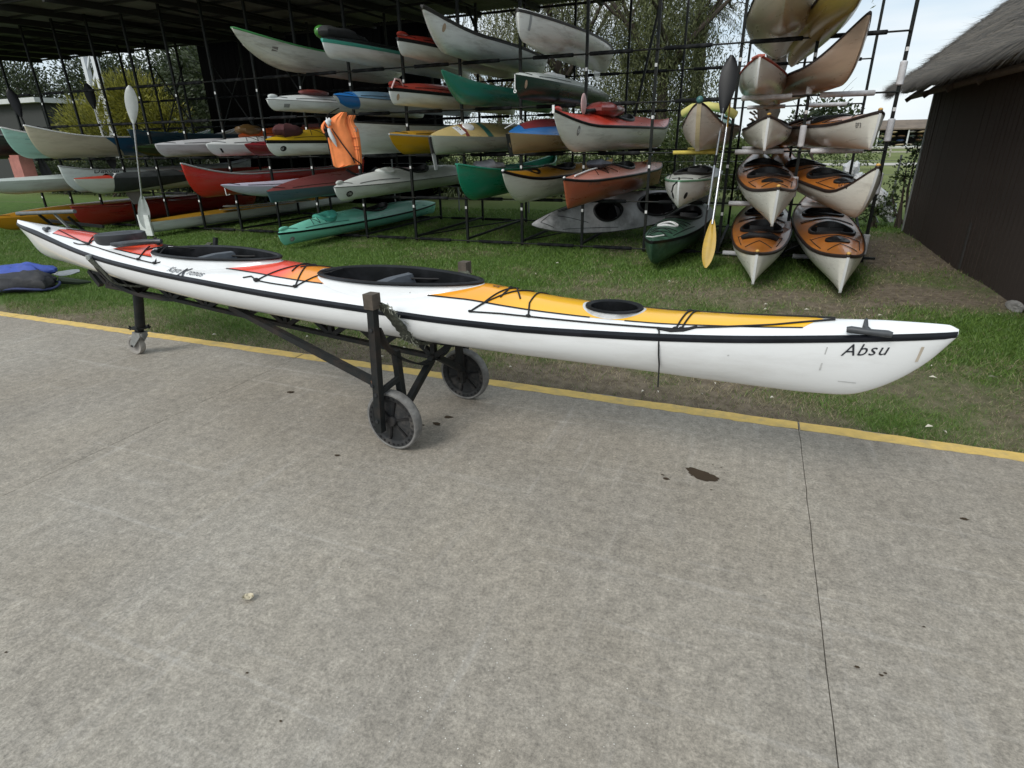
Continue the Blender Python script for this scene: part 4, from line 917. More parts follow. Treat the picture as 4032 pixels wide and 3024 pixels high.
s = Boat('canoe', 'plain white canoe with red bow line seen head on, fourth level', -.165, 7.75, 3, L=4.8, beam=.64, depth=.25, rise=.06, rake=.16, p=1.6, hull='#cfcdc6', gun=pm('red_gunwale', (.35, .07, .05), rough=.6, var=.3), e=2.6, cat='canoe', yaw=-1.0); s.thwarts([1.4, 2.6, 3.6]); s.stem(M_WHITE, .02)
MB().tube([(-.08, .1, .31), (-.02, .0, .325), (.05, .02, .325)], .014, 8).build('bow_line', pm('red_rope', (.45, .13, .10), rough=.8, var=.3), s.R)
s = Boat('rowing_skiff', 'tan hulled skiff with very high curved prow, fourth level nearest the hut', .80, 7.50, 3, L=4.9, beam=.60, depth=.27, rise=.34, rake=.62, p=1.7, hull='#b59a84', deck='#8f6f50', deckh=.06, trim=DK, rl=1.6, yaw=9, cat='skiff', e=2.0, endsharp=.9)
s = Boat('rowing_skiff', 'wide tan hulled boat seen from below, top level head on', .015, 7.35, 4, L=4.8, beam=.90, depth=.27, rise=.80, rake=.85, p=1.6, hull='#aba088', gun=M_DARKGUN, e=1.9, rl=1.45, cat='skiff', endsharp=.8); s.thwarts([1.6, 2.8])
MB().tube([(-.02, .22, .72), (-.06, .42, .38)], .022, 8).build('mooring_line', M_DARKGUN, s.R)
s = Boat('rowing_skiff', 'olive yellow boat slanting up out of view, top level nearest the hut', 0.70, 6.75, 4, L=5.0, beam=.50, depth=.25, rise=.55, rake=.70, p=1.6, hull='#9c8a44', trim=DK, gun=M_DARKGUN, rl=1.8, yaw=6, cat='skiff', e=1.9, tilt=-2)
# bay behind the long paddles
s = Boat('kayak', 'dark green kayak with white oval hatch and open cockpit lying on the ground', -1.13, 7.36, .05, L=4.6, beam=.70, depth=.30, rise=.04, rake=.30, p=1.5, hull=pm('mottled_green_hull', (.030, .075, .048), rough=.35, var=.5, scale=12, dirt=(.10, .16, .12), dirt_amt=.6, dirt_scale=16), deck=pm('mottled_green_deck', (.045, .11, .07), rough=.35, var=.6, scale=9, dirt=(.012, .03, .02), dirt_amt=.7, dirt_scale=11), deckh=.10, trim=M_BLACK, trim_h=(.0, .035), cockpits=[(2.35, .80, .24)], yaw=-3, e=2.6, plan=(2.6, .8)); s.zig(.35, .75, 2); s.zig(1.05, 1.45, 2)
T = [2*math.pi*k/30 for k in range(30)]; rg = lambda k, d: [(.13*k*math.sin(t), .98+.13*k*math.cos(t), s.dz(.13*math.sin(t), .98+.13*math.cos(t))+d) for t in T]
MB().grid([rg(1.1, 0), rg(1.1, .018), rg(.8, .02), rg(.78, .0)], close_v=True).build('hatch_rim', M_STICK, s.R); MB().add(rg(.8, .004)+[(0, .98, s.dz(0, .98)+.002)], [(k, (k+1) % 30, 30) for k in range(30)]).build('hatch_well', M_BLACK, s.R)
MB().tube([(-.10, .16, s.dz(-.05, .16)+.01), (0, .03, s.dz(0, .03)+.03), (.10, .22, s.dz(.05, .22)+.02)], .008, 8).build('grab_loop', M_STICK, s.R)
s = Boat('kayak', 'wide white open kayak with green rim and black eyes on its bow, second level', -.90, 7.65, 1, L=4.2, beam=.72, depth=.30, rise=.03, rake=.20, p=1.7, hull='#c9c8c4', deck='#c4c6c0', deckh=.05, trim=gel('#5d8a6c'), trim_h=(.012, .014), cockpits=[(1.75, .95, .25)], e=2.6, plan=(2.6, .8)); s.stem(M_WHITE, .02)
for sg in (-1, 1): s.oval(.16, .15, .035, .040, M_BLACK, sg, 'eye_mark')
MB().tube([(-.015, .10, .36), (0, .02, .345), (-.06, -.02, .28), (-.075, -.01, .20)], .010, 8).build('grab_loop', M_BLACK, s.R)
s = Boat('sea_kayak', 'white kayak with sea green deck and ball on its tall bow, third level', -.745, 7.62, 2, L=4.9, beam=.74, depth=.30, rise=.22, rake=.34, p=1.5, hull='#bfb6ac', deck='#2f8f7c', deckh=.12, trim=DK, trim_h=(.02, .02), cockpits=[(2.2, .45, .22)], rl=.95, e=2.0, endsharp=.8, plan=(2.0, .62)); s.tip(pm('teal_ball', (.05, .14, .14), rough=.2, var=.2), (.042, .042, .042), .03, -.01, 'bow_ball'); s.stem(gel('#b8a888'), .05)
MB().tube([(-.32, 1.3, .46), (-.2, 1.2, .52), (0, 1.15, .53), (.2, 1.2, .50), (.34, 1.3, .42)], .055, 12).build('foam_float', pm('pale_yellow_float', (.62, .58, .20), rough=.6, var=.15), s.R)
# bay of the red and orange touring kayaks
s = Boat('sea_kayak', 'faded orange-pink kayak with straight raked stem and black seam, second level', -2.245, 7.27, 1, L=5.0, beam=.60, depth=.31, rise=.06, rake=.15, p=1.05, hull='#a85a40', deck='#b9705c', deckh=.14, trim=M_BLACK, trim_h=(.018, .020), cockpits=[(2.3, .42, .2)], rl=.9, yaw=-5, e=1.8, endsharp=1.0); s.tip(M_STICK, (.016, .025, .014), .016); s.letters('JW M 660', .52, .26, .075, pm('faded_lettering', (.18, .10, .08), rough=.7)); s.zig(.9, 1.6, 2)
MB().tube([(.05, .25, s.dz(.05, .25)+.02), (.04, .75, s.dz(.04, .75)+.02), (.05, 1.1, s.dz(.05, 1.1)+.02)], .011, 8).build('paddle_shaft', M_STICK, s.R)
MB().ellipsoid((0, 1.25, s.dz(0, 1.25)+.05), (.17, .26, .06), 16, 9, lambda x, y, z: 1+.15*math.sin(7*x+3*y)).build('folded_spray_deck', pm('grey_fabric', (.07, .075, .09), rough=.9, var=.3, scale=20, bump=.4), s.R)
s = Boat('sea_kayak', 'white kayak with scarlet deck and pink paddle blade on top, third level', -2.41, 7.35, 2, L=4.9, beam=.62, depth=.32, rise=.17, rake=.66, p=1.45, hull='#c9cbc4', deck='#c43a28', deckh=.16, trim=M_BLACK, trim_h=(.020, .024), cockpits=[(2.2, .45, .2)], rl=1.1, yaw=-8, e=2.1, endsharp=.8, peak=1.4)
s.oval(.47, .26, .030, .060, pm('grey_number_oval', (.22, .22, .21), rough=.6), name='emblem', txt='80', txtmat=M_WHITE); s.tip(gel('#c43a28'), (.020, .12, .035), .012, .10); MB().box((0, -.012, .50), (.03, .012, .09)).build('stem_cap', M_STICK, s.R, smooth=False)
MB().ellipsoid((.02, .85, s.dz(.02, .85)+.13), (.020, .085, .13), 14, 9).build('paddle_blade', pm('faded_pink_plastic', (.55, .36, .35), rough=.5, var=.15), s.R); MB().tube([(.02, .9, s.dz(.02, .9)+.04), (.02, 1.25, s.dz(.02, 1.25)+.05)], .028, 10).build('paddle_grip', M_RUBBER, s.R)
MB().ellipsoid((0, 1.65, s.dz(0, 1.65)+.05), (.24, .48, .11), 18, 10, lambda x, y, z: 1+.06*math.sin(9*y+4*x)).build('spray_cover', pm('dark_red_cover', (.20, .035, .03), rough=.3, var=.4, scale=9, coat=.3), s.R)
# bay of the yellow kayak and the blue covered canoe
s = Boat('sea_kayak', 'white kayak with mustard yellow deck and black hatch, second level beside the orange-pink one', -3.13, 7.42, 1, L=4.9, beam=.62, depth=.31, rise=.14, rake=.60, p=1.5, hull='#bfc0b6', deck='#b07d1c', deckh=.13, trim=M_BLACK, trim_h=(.03, .022), cockpits=[(2.0, .48, .2)], rl=1.1, yaw=-4, e=2.1, endsharp=.8); s.hatch(.9, .16); s.tip(M_WHITE, (.02, .028, .018), .012); s.tip(M_BLACK, (.016, .02, .014), -.014)
s = Boat('canoe', 'brown canoe under a blue and red striped cover, third level', -2.97, 7.27, 2, L=4.8, beam=.66, depth=.22, rise=.03, rake=.14, p=1.8, hull='#9c8660', deck=gel('#1f6fb4'), deckh=.17, cat='canoe', e=2.6, peak=1.5)
n_ = 16; rows = [[(v*s.b(y)*.62, y, s.dz(v*s.b(y)*.62, y)+.004) for v in np.linspace(-1, 1, 9)] for y in np.linspace(.35, 3.6, n_)]; MB().grid(rows).build('red_cover_panel', gel('#7e2f33'), s.R)
MB().bar((-.01, -.02, .24), (-.01, .1, -.03), .05, .012).build('rudder_stock', M_STEEL, s.R, smooth=False); MB().tube([(0, -.12, .30), (.0, .35, .40)], .006, 6).build('bow_line', M_STICK, s.R)
# bay of the green canoe and the cream decked boat
s = Boat('canoe', 'bright sea green open canoe with grey gear inside, second level', -3.93, 7.68, 1, L=4.9, beam=.80, depth=.40, rise=.13, rake=.62, p=1.9, hull='#1d8a6c', gun=gel('#36a285'), cat='canoe', e=2.2, yaw=2); s.thwarts([1.3, 2.5, 3.6])
MB().ellipsoid((.05, 1.0, .46), (.22, .35, .10), 14, 9, lambda x, y, z: 1+.2*math.sin(6*x+5*y)).build('gear_bundle', pm('pale_grey_tarp', (.36, .36, .38), rough=.7, var=.25, scale=12), s.R)
s = Boat('sailing_kayak', 'cream crowned deck boat with green and maroon stripes and rudder, third level', -4.09, 7.28, 2, L=4.9, beam=.78, depth=.22, rise=.02, rake=.10, p=1.6, hull='#a9aea0', deck='#c2ab72', deckh=.20, e=2.4, cat='boat', peak=1.5, plan=(2.3, .8)); s.stem(M_DARKGUN, .03)
for y0, y1, c in ((.62, .70, '#7a3a36'), (1.16, 1.32, '#2f6b60')):
    MB().grid([[(v*s.b(y), y+.18*(1-abs(v)), s.dz(v*s.b(y), y+.18*(1-abs(v)))+.003) for v in np.linspace(-1, 1, 21)] for y in (y0, (y0+y1)/2, y1)]).build('deck_stripe', gel(c), s.R)
rg = lambda k, d: [(.11+.07*k*math.sin(t), .92+.14*k*math.cos(t), s.dz(.11+.07*k*math.sin(t), .92+.14*k*math.cos(t))+d) for t in T]; MB().grid([rg(1, .002), rg(.95, .016), rg(.3, .022), rg(.01, .022)], close_v=True).build('hatch_cover', M_STICK, s.R)
MB().grid([[(x, y, s.dz(x, y)+.004) for x in np.linspace(.05, .19, 5)] for y in np.linspace(.52, .68, 5)]).build('number_plate', M_STICK, s.R)
vs, fs = text_polys('12', .11, .2); MB().add([(.065+y_*.9, .55+x_*.9, s.dz(.065+y_, .55+x_)+.008) for x_, y_ in vs], fs).build('lettering', M_TEXT, s.R, smooth=False)
MB().bar((0, -.03, .22), (.0, .02, .02), .05, .02).build('rudder_stock', M_DARKGUN, s.R, smooth=False); MB().add([(-.006, .0, .02), (-.006, .09, .02), (-.006, .13, -.19), (-.006, .06, -.19), (.006, .0, .02), (.006, .09, .02), (.006, .13, -.19), (.006, .06, -.19)], [(0, 1, 2, 3), (7, 6, 5, 4), (0, 1, 5, 4), (1, 2, 6, 5), (2, 3, 7, 6), (3, 0, 4, 7)]).build('rudder_blade', M_GREYGUN, s.R, smooth=False)
# fourth and top levels, middle bays
s = Boat('kayak', 'deep green kayak with white deck and hanging bow toggle, fourth level', -2.985, 7.55, 3, L=4.9, beam=.74, depth=.24, rise=.03, rake=.15, p=2.2, hull='#12342a', deck='#c4c8c4', deckh=.10, e=2.6); s.oval(.18, .17, .025, .05, pm('emblem_brown', (.42, .30, .20), rough=.5)); MB().tube([(-.0, -.012, .27), (.0, -.016, .10)], .006, 6).build('bow_line', M_STICK, s.R); MB().lathe([(.016, -.004), (.022, 0), (.016, .004), (.010, 0), (.016, -.004)], 14, (0, -.016, .08), 'y').build('ring', M_STICK, s.R); s.hatch(1.5, .2, M_STICK, .03)
s = Boat('rowing_skiff', 'broad white dinghy with dark rubbing strake, top level centre', -2.94, 7.55, 4, L=4.6, beam=.92, depth=.29, rise=.04, rake=.20, p=2.2, hull='#cfd0cc', deck='#d5d8d8', deckh=.06, trim=M_DARKGUN, trim_h=(-.01, .035), cat='dinghy', e=2.2, dirt=.6); s.band(.16, .20, 0, M_GREYGUN, side=1, name='stem_fitting', z0=.12); s.skeg(3.6, .5, .14, gel('#cfd0cc'))
s = Boat('canoe', 'sea green boat with slanted pointed bow, fourth level', -4.04, 7.60, 3, L=4.9, beam=.72, depth=.25, rise=.13, rake=.58, p=1.15, hull='#2f8a74', deck='#2c7c68', deckh=.05, cat='boat', rl=1.3, e=2.2, dirt=.5)
s = Boat('rowing_skiff', 'white pointed skiff with dark gunwale and round bow badge, top level', -4.24, 7.55, 4, L=4.9, beam=.80, depth=.27, rise=.20, rake=.62, p=1.15, hull='#d2d4d2', gun=M_DARKGUN, trim=M_DARKGUN, trim_h=(.01, .03), cat='skiff', rl=1.3, e=2.2, dirt=.5); s.oval(.34, .27, .028, .05, pm('emblem_brown', (.42, .30, .20), rough=.5)); s.thwarts([1.5, 2.6]); s.skeg(3.7, .5, .13, gel('#d2d4d2'))
s = Boat('kayak', 'mustard yellow kayak with grey deck line, third level beside the cream decked boat', -4.90, 7.55, 2, L=4.8, beam=.62, depth=.24, rise=.04, rake=.36, p=1.5, hull='#b98a12', deck='#b58613', deckh=.07, trim=M_GREYGUN, trim_h=(.004, .018), cockpits=[(2.3, .45, .2)], e=2.3, yaw=-2)
for z_, lv, nm in ((7.58, 3, 'white kayak with brick red deck and grab handle, fourth level'), (7.90, 4, 'white kayak with brick red deck and dark band, top level')):
    s = Boat('kayak', nm, -4.86, z_, lv, L=4.7, beam=.62, depth=.205, rise=.01, rake=.13, p=2.2, hull='#d3d6d4', deck='#8f2f24', deckh=.10, trim=M_BLACK, trim_h=(-.005, .045), cockpits=[(2.2, .45, .2)], e=2.7)
    MB().ellipsoid((0, .16, s.dz(0, .16)+.005), (.035, .16, .045), 12, 8).build('bow_handle', gel('#8f2f24'), s.R)
    if lv == 3: s.oval(.14, .10, .026, .042, pm('emblem_brown', (.42, .30, .20), rough=.5)); MB().tube([(.03, .02, .20), (.05, .10, .32), (.06, .2, .32), (.05, .30, .24)], .012, 8).build('grab_loop', pm('faded_pink_plastic', (.55, .36, .35), rough=.5, var=.15), s.R)
# bays further left
s = Boat('kayak', 'white kayak with dark seam and black number oval, second level centre', -5.99, 7.58, 1, L=4.9, beam=.62, depth=.205, rise=.01, rake=.20, p=2.0, hull='#c8ccc8', deck='#cdd0cc', deckh=.15, trim=pm('worn_grey_seam', (.16, .17, .17), rough=.6, var=.6, scale=20), trim_h=(.003, .010), cockpits=[(2.3, .48, .2)], e=2.6); s.oval(.26, .10, .065, .045, M_BLACK, txt='170', txtmat=M_STICK); MB().ellipsoid((0, .15, s.dz(0, .15)+.005), (.03, .10, .04), 12, 8).build('bow_handle', gel('#c8ccc8'), s.R); s.hatch(1.4, .18, gel('#c8ccc8'), .03)
s = Boat('canoe', 'big white canoe behind the orange life jacket, third level', -5.93, 8.05, 2, L=5.0, beam=.86, depth=.44, rise=.03, rake=.30, p=2.0, hull='#d4d8d8', gun=M_DARKGUN, cat='canoe', e=2.6); s.thwarts([1.2, 2.5, 3.8])
s = Boat('kayak', 'kayak fading from blue bow to white, fourth level', -5.90, 7.72, 3, L=4.7, beam=.62, depth=.15, rise=.02, rake=.40, p=1.6, hull='#b6bfc2', deck='#7fa6c2', deckh=.10, trim=M_BLACK, trim_h=(.002, .006), e=2.3); s.band(.012, .42, .10, '#1c6fb8', 'blue_nose'); MB().grid([[(v*s.b(y), y, s.dz(v*s.b(y), y)+.003) for v in np.linspace(-.98, .98, 13)] for y in np.linspace(.012, .42, 12)]).build('blue_nose', gel('#1c6fb8'), s.R)
s = Boat('kayak', 'white kayak with sea green band and black covers on top, top level', -5.87, 7.58, 4, L=4.7, beam=.66, depth=.22, rise=.01, rake=.17, p=2.2, hull='#d8dcda', deck='#22282a', deckh=.08, trim='#3f9f8c', trim_h=(.0, .045), e=2.6)
MB().ellipsoid((-.1, .6, .35), (.14, .55, .09), 14, 9, lambda x, y, z: 1+.15*math.sin(8*y)).build('gear_bag', pm('dark_gear_fabric', (.02, .022, .022), rough=.8, var=.4, scale=10), s.R); MB().ellipsoid((-.25, .35, .37), (.10, .14, .09), 12, 8).build('gear_bag', gel('#3c7a30'), s.R)
s = Boat('racing_kayak', 'dark red and slate sprint kayak with flat stem, second level', -6.98, 7.22, 1, L=5.2, beam=.50, depth=.17, rise=.0, rake=.05, p=1.1, hull='#3f5a60', deck='#8a4a48', deckh=.15, e=5.0, plan=(1.5, .95), peak=1.1, endsharp=.2, cockpits=[(2.5, .45, .17)])
s = Boat('kayak', 'yellow decked kayak with black band and number oval, third level left of the life jacket', -7.10, 7.50, 2, L=4.7, beam=.62, depth=.225, rise=.01, rake=.24, p=2.0, hull='#cfd3cf', deck='#c9a21c', deckh=.14, trim=M_BLACK, trim_h=(.0, .045), cockpits=[(2.3, .48, .2)], e=2.6); s.oval(.27, .11, .055, .040, M_BLACK, txt='61', txtmat=M_STICK); s.zig(.9, 1.5, 2)
MB().ellipsoid((.0, .50, s.dz(0, .50)+.04), (.15, .30, .14), 18, 11, lambda x, y, z: (1-.35*max(0, z))*(1+.10*math.sin(7*x+5*y))).build('stuff_sack', pm('maroon_fabric', (.07, .018, .02), rough=.8, var=.3, scale=14), s.R)
s = Boat('kayak', 'plain white kayak with grey label on its bow, fourth level left', -7.02, 7.58, 3, L=4.7, beam=.64, depth=.155, rise=.0, rake=.18, p=2.0, hull='#d3d6d4', deck='#d6d9d8', deckh=.09, trim=M_GREYGUN, trim_h=(.002, .006), cockpits=[(2.3, .48, .2)], e=2.6); s.band(.26, .36, 0, pm('grey_label', (.28, .29, .29), rough=.6, var=.4, scale=70), 'label', side=1, z0=.05, z1=.10); MB().ellipsoid((0, .14, s.dz(0, .14)+.005), (.035, .11, .038), 12, 8).build('bow_handle', gel('#d6d9d8'), s.R); MB().ellipsoid((.0, 1.1, s.dz(0, 1.1)+.03), (.16, .35, .05), 14, 8).build('spray_cover', pm('dark_red_cover', (.20, .035, .03), rough=.3), s.R)
s = Boat('rowing_skiff', 'big white skiff with green rail and long raked bow, top level far left', -7.42, 7.55, 4, L=4.8, beam=1.00, depth=.30, rise=.17, rake=1.10, p=1.45, hull='#c6c6bd', gun=gel('#4f9a5c'), deck='#b9bcb2', deckh=.02, cat='skiff', rl=1.6, e=2.0, dirt=.6)
for zf in (.55, .30):
    for sg in (-1, 1): MB().tube([(sg*(s.half(y, s.zk(y)+(s.zs(y)-s.zk(y))*zf)+.002), y, s.zk(y)+(s.zs(y)-s.zk(y))*zf) for y in np.linspace(.25, 4.5, 40)], .006, 6).build('plank_line', s.hm, s.R)
s.band(.53, .62, 0, pm('worn_label', (.22, .20, .18), rough=.7, var=.5, scale=60), 'label', side=1, z0=.22, z1=.28)
s = Boat('kayak', 'mint green kayak with black band low on the grass under the rack', -7.03, 7.36, .055, L=5.0, beam=.64, depth=.195, rise=.02, rake=.14, p=2.0, hull='#7ccab2', deck='#80d0b8', deckh=.14, trim=M_BLACK, trim_h=(.0, .030), cockpits=[(2.5, .48, .2)], e=2.6, yaw=-1); s.hatch(1.15, .22, gel('#4ba593'), .05); s.oval(.22, .09, .045, .04, pm('grey_number_oval', (.22, .22, .21), rough=.6), txt='H', txtmat=M_WHITE); MB().ellipsoid((0, .14, s.dz(0, .14)+.005), (.03, .12, .04), 12, 8).build('bow_handle', gel('#80d0b8'), s.R); s.zig(.7, 1.0, 2)
s = Boat('racing_kayak', 'pale lilac slim racing kayak with needle bow, second level', -7.98, 7.30, 1, L=5.2, beam=.46, depth=.16, rise=.09, rake=.95, p=1.25, hull='#b9b4c4', deck='#c2bccc', deckh=.06, e=2.0, plan=(1.5, 1.0), cockpits=[(2.6, .45, .16)]); MB().tube([(0, .06, .20), (.02, .05, .09), (.05, .10, .10)], .006, 6).build('bow_line', M_STICK, s.R)
s = Boat('racing_kayak', 'dark crimson pointed kayak tip between two white ones, third level', -7.95, 7.92, 2, L=4.8, beam=.56, depth=.15, rise=.03, rake=.30, p=1.5, hull='#7a1f26', deck='#862830', deckh=.08, e=2.2)
s = Boat('canoe', 'bright red canoe with grey gunwale, second level left of centre', -8.93, 7.45, 1, L=5.1, beam=.86, depth=.35, rise=.22, rake=.40, p=2.0, hull='#b5281f', gun=M_GREYGUN, cat='canoe', rl=1.2, e=2.5); s.thwarts([1.3, 2.6, 3.9])
s = Boat('kayak', 'white kayak with black bow tick and cords, third level left', -8.92, 8.02, 2, L=4.7, beam=.60, depth=.18, rise=.02, rake=.26, p=1.8, hull='#d0d3d2', deck='#d4d6d4', deckh=.11, cockpits=[(2.3, .48, .2)], e=2.5); s.zig(.8, 1.3, 2); s.band(.20, .24, .05, M_BLACK, 'tick_mark', side=1, z0=.06, z1=.13)
s = Boat('kayak', 'pale grey scuffed kayak with blunt bow, third level far left', -9.88, 7.80, 2, L=4.8, beam=.66, depth=.20, rise=.01, rake=.20, p=1.8, hull='#b4b3b6', deck='#c2c2c4', deckh=.08, e=2.6, dirt=.7)
s = Boat('kayak', 'dark olive green pointed kayak beside the white paddle, third level', -10.88, 8.12, 2, L=4.8, beam=.60, depth=.15, rise=.02, rake=.45, p=1.4, hull='#22301c', deck='#2a3a20', deckh=.09, e=2.2)
s = Boat('kayak', 'orange decked kayak with brown drum on top, behind the white ones', -9.35, 9.2, 2, L=4.4, beam=.56, depth=.20, rise=.02, rake=.3, p=1.8, hull='#b0562c', deck='#c4582a', deckh=.14, e=2.4, dz=.13); MB().ellipsoid((-.05, .32, .31), (.18, .30, .11), 18, 11, lambda x, y, z: 1+.08*math.sin(8*y+3*z)).build('dry_bag', pm('brown_dry_bag', (.16, .09, .03), rough=.4, var=.3), s.R)
s = Boat('rowing_shell', 'long white rowing boat with ochre deck and square end, on the ground', -10.72, 7.88, .06, L=6.4, beam=.60, depth=.21, rise=.0, rake=.05, p=1.1, hull='#b9bdb8', deck='#a67c1e', deckh=.03, tipw=.14, cat='rowing boat', e=4.0, plan=(3, .9), endsharp=.15)
MB().box((0, -.02, .15), (.30, .03, .38)).build('transom', gel('#c8ccc8'), s.R, smooth=False)
s = Boat('canoe', 'white canoe with red deck half wrapped in a dark cover, second level left', -11.92, 7.56, 1, L=4.9, beam=.72, depth=.28, rise=.03, rake=.50, p=1.7, hull='#b9bcb2', deck='#b53a2c', deckh=.05, cat='canoe', e=2.2, yaw=-2)
rows = [];
for y in np.linspace(.62, 2.1, 18):
    row = []
    for sg, zz in [(1, q) for q in np.linspace(.03 + .10*max(0, (y-.9)), s.zs(y), 7)]: row.append((s.half(y, zz)+.010+.006*math.sin(17*y+9*zz), y, zz))
    for v in np.linspace(.9, -.9, 9): row.append((v*s.b(y), y, s.dz(v*s.b(y), y)+.025+.008*math.sin(13*y+5*v)))
    rows.append(row)
MB().grid(rows).build('fabric_cover', pm('dark_grey_tarp', (.028, .034, .034), rough=.75, var=.35, scale=9, bump=.5, bscale=18), s.R); s.skeg(.9, .35, .24, pm('grey_skeg', (.22, .20, .19), rough=.7, var=.3)); MB().tube([(.2, .62, .31), (.1, .75, .36), (-.1, .8, .35)], .014, 8).build('rope_loop', M_STICK, s.R)
s = Boat('canoe', 'white canoe with dark lettering on its bow, second level far left', -12.93, 7.98, 1, L=5.0, beam=.86, depth=.40, rise=.12, rake=.36, p=2.1, hull='#c4cac8', gun=M_GREYGUN, cat='canoe', rl=1.1, e=2.5); s.thwarts([1.4, 2.6]); s.letters('Dakota', .52, .36, .16, side=1, shear=.25)
s = Boat('canoe', 'dull red canoe on the ground at the far left', -12.93, 7.98, .06, L=5.0, beam=.86, depth=.36, rise=.07, rake=.30, p=2.0, hull='#8f231d', gun=gel('#7a1f1a'), cat='canoe', e=2.5); s.thwarts([1.4, 2.6]); s.band(.6, .9, 0, gel('#6d1814'), 'carry_slot', side=1, z0=.24, z1=.255)
s = Boat('canoe', 'cream canoe with wide slate blue band, third level far left', -12.92, 7.58, 2, L=5.1, beam=.88, depth=.38, rise=.21, rake=.40, p=2.1, hull='#c2baa2', gun=M_STICK, cat='canoe', rl=1.4, e=2.5); s.thwarts([1.5, 2.6, 3.8], gel('#2f5a74')); s.band(1.25, 1.85, .45, '#2c5a78', 'blue_band'); s.band(1.93, 1.97, .45, '#d8d8d0', 'white_stripe')
s = Boat('canoe', 'pale mint canoe cut off at the left edge, third level', -13.90, 7.72, 2, L=5.0, beam=.86, depth=.38, rise=.20, rake=.42, p=2.1, hull='#9fc9bd', gun=M_STICK, cat='canoe', rl=1.3, e=2.5); s.band(.30, .75, 0, '#5f9a98', 'faded_lettering', side=1, z0=.36, z1=.375); s.thwarts([1.5, 2.6])
s = Boat('canoe', 'deep blue canoe mostly hidden behind the cream one, third level', -11.93, 8.9, 2, L=5.0, beam=.80, depth=.30, rise=.08, rake=.4, p=2.0, hull='#1c3644', gun=gel('#274a5c'), cat='canoe', e=2.5, dz=.12)
s = Boat('canoe', 'black canoe hull peeping in at the left edge, third level', -14.85, 7.5, 2, L=5.0, beam=.86, depth=.40, rise=.16, rake=.42, p=2.1, hull='#1a1c1c', gun=M_GREYGUN, cat='canoe', e=2.5)
s = Boat('rowing_shell', 'slim white rowing shell at the left edge, second level', -13.92, 6.9, 1, L=6.0, beam=.60, depth=.26, rise=.02, rake=.8, p=1.6, hull='#b4bcb6', deck='#c2cac6', deckh=.05, cat='rowing boat', e=2.5)
s = Boat('kayak', 'ochre yellow kayak on the ground at the left edge', -13.95, 7.0, .06, L=5.4, beam=.74, depth=.24, rise=.04, rake=.5, p=1.8, hull='#b47f1c', deck='#a8761a', deckh=.12, e=2.5)
# the sit-on-top kayak lying on its side
s = Boat('kayak', 'grey white kayak tipped on its side on the grass under the rack', -3.42, 9.12, .20, L=3.5, beam=.66, depth=.19, rise=.03, rake=.55, p=1.5, hull='#c4c6c6', deck=pm('scuffed_grey_deck', (.50, .50, .51), rough=.6, var=.3, scale=5, dirt=(.07, .06, .06), dirt_amt=.8, dirt_scale=3), deckh=.10, cockpits=[(1.35, .26, .17), (2.35, .42, .20)], e=2.2, yaw=-40, roll=58, tilt=8, trim=M_BLACK, trim_h=(.0, .012)); s.lines([[(-.7*s.b(.5), .5), (-.7*s.b(1.0), 1.0)], [(-.05, .45), (.5*s.b(.95), .95)]])

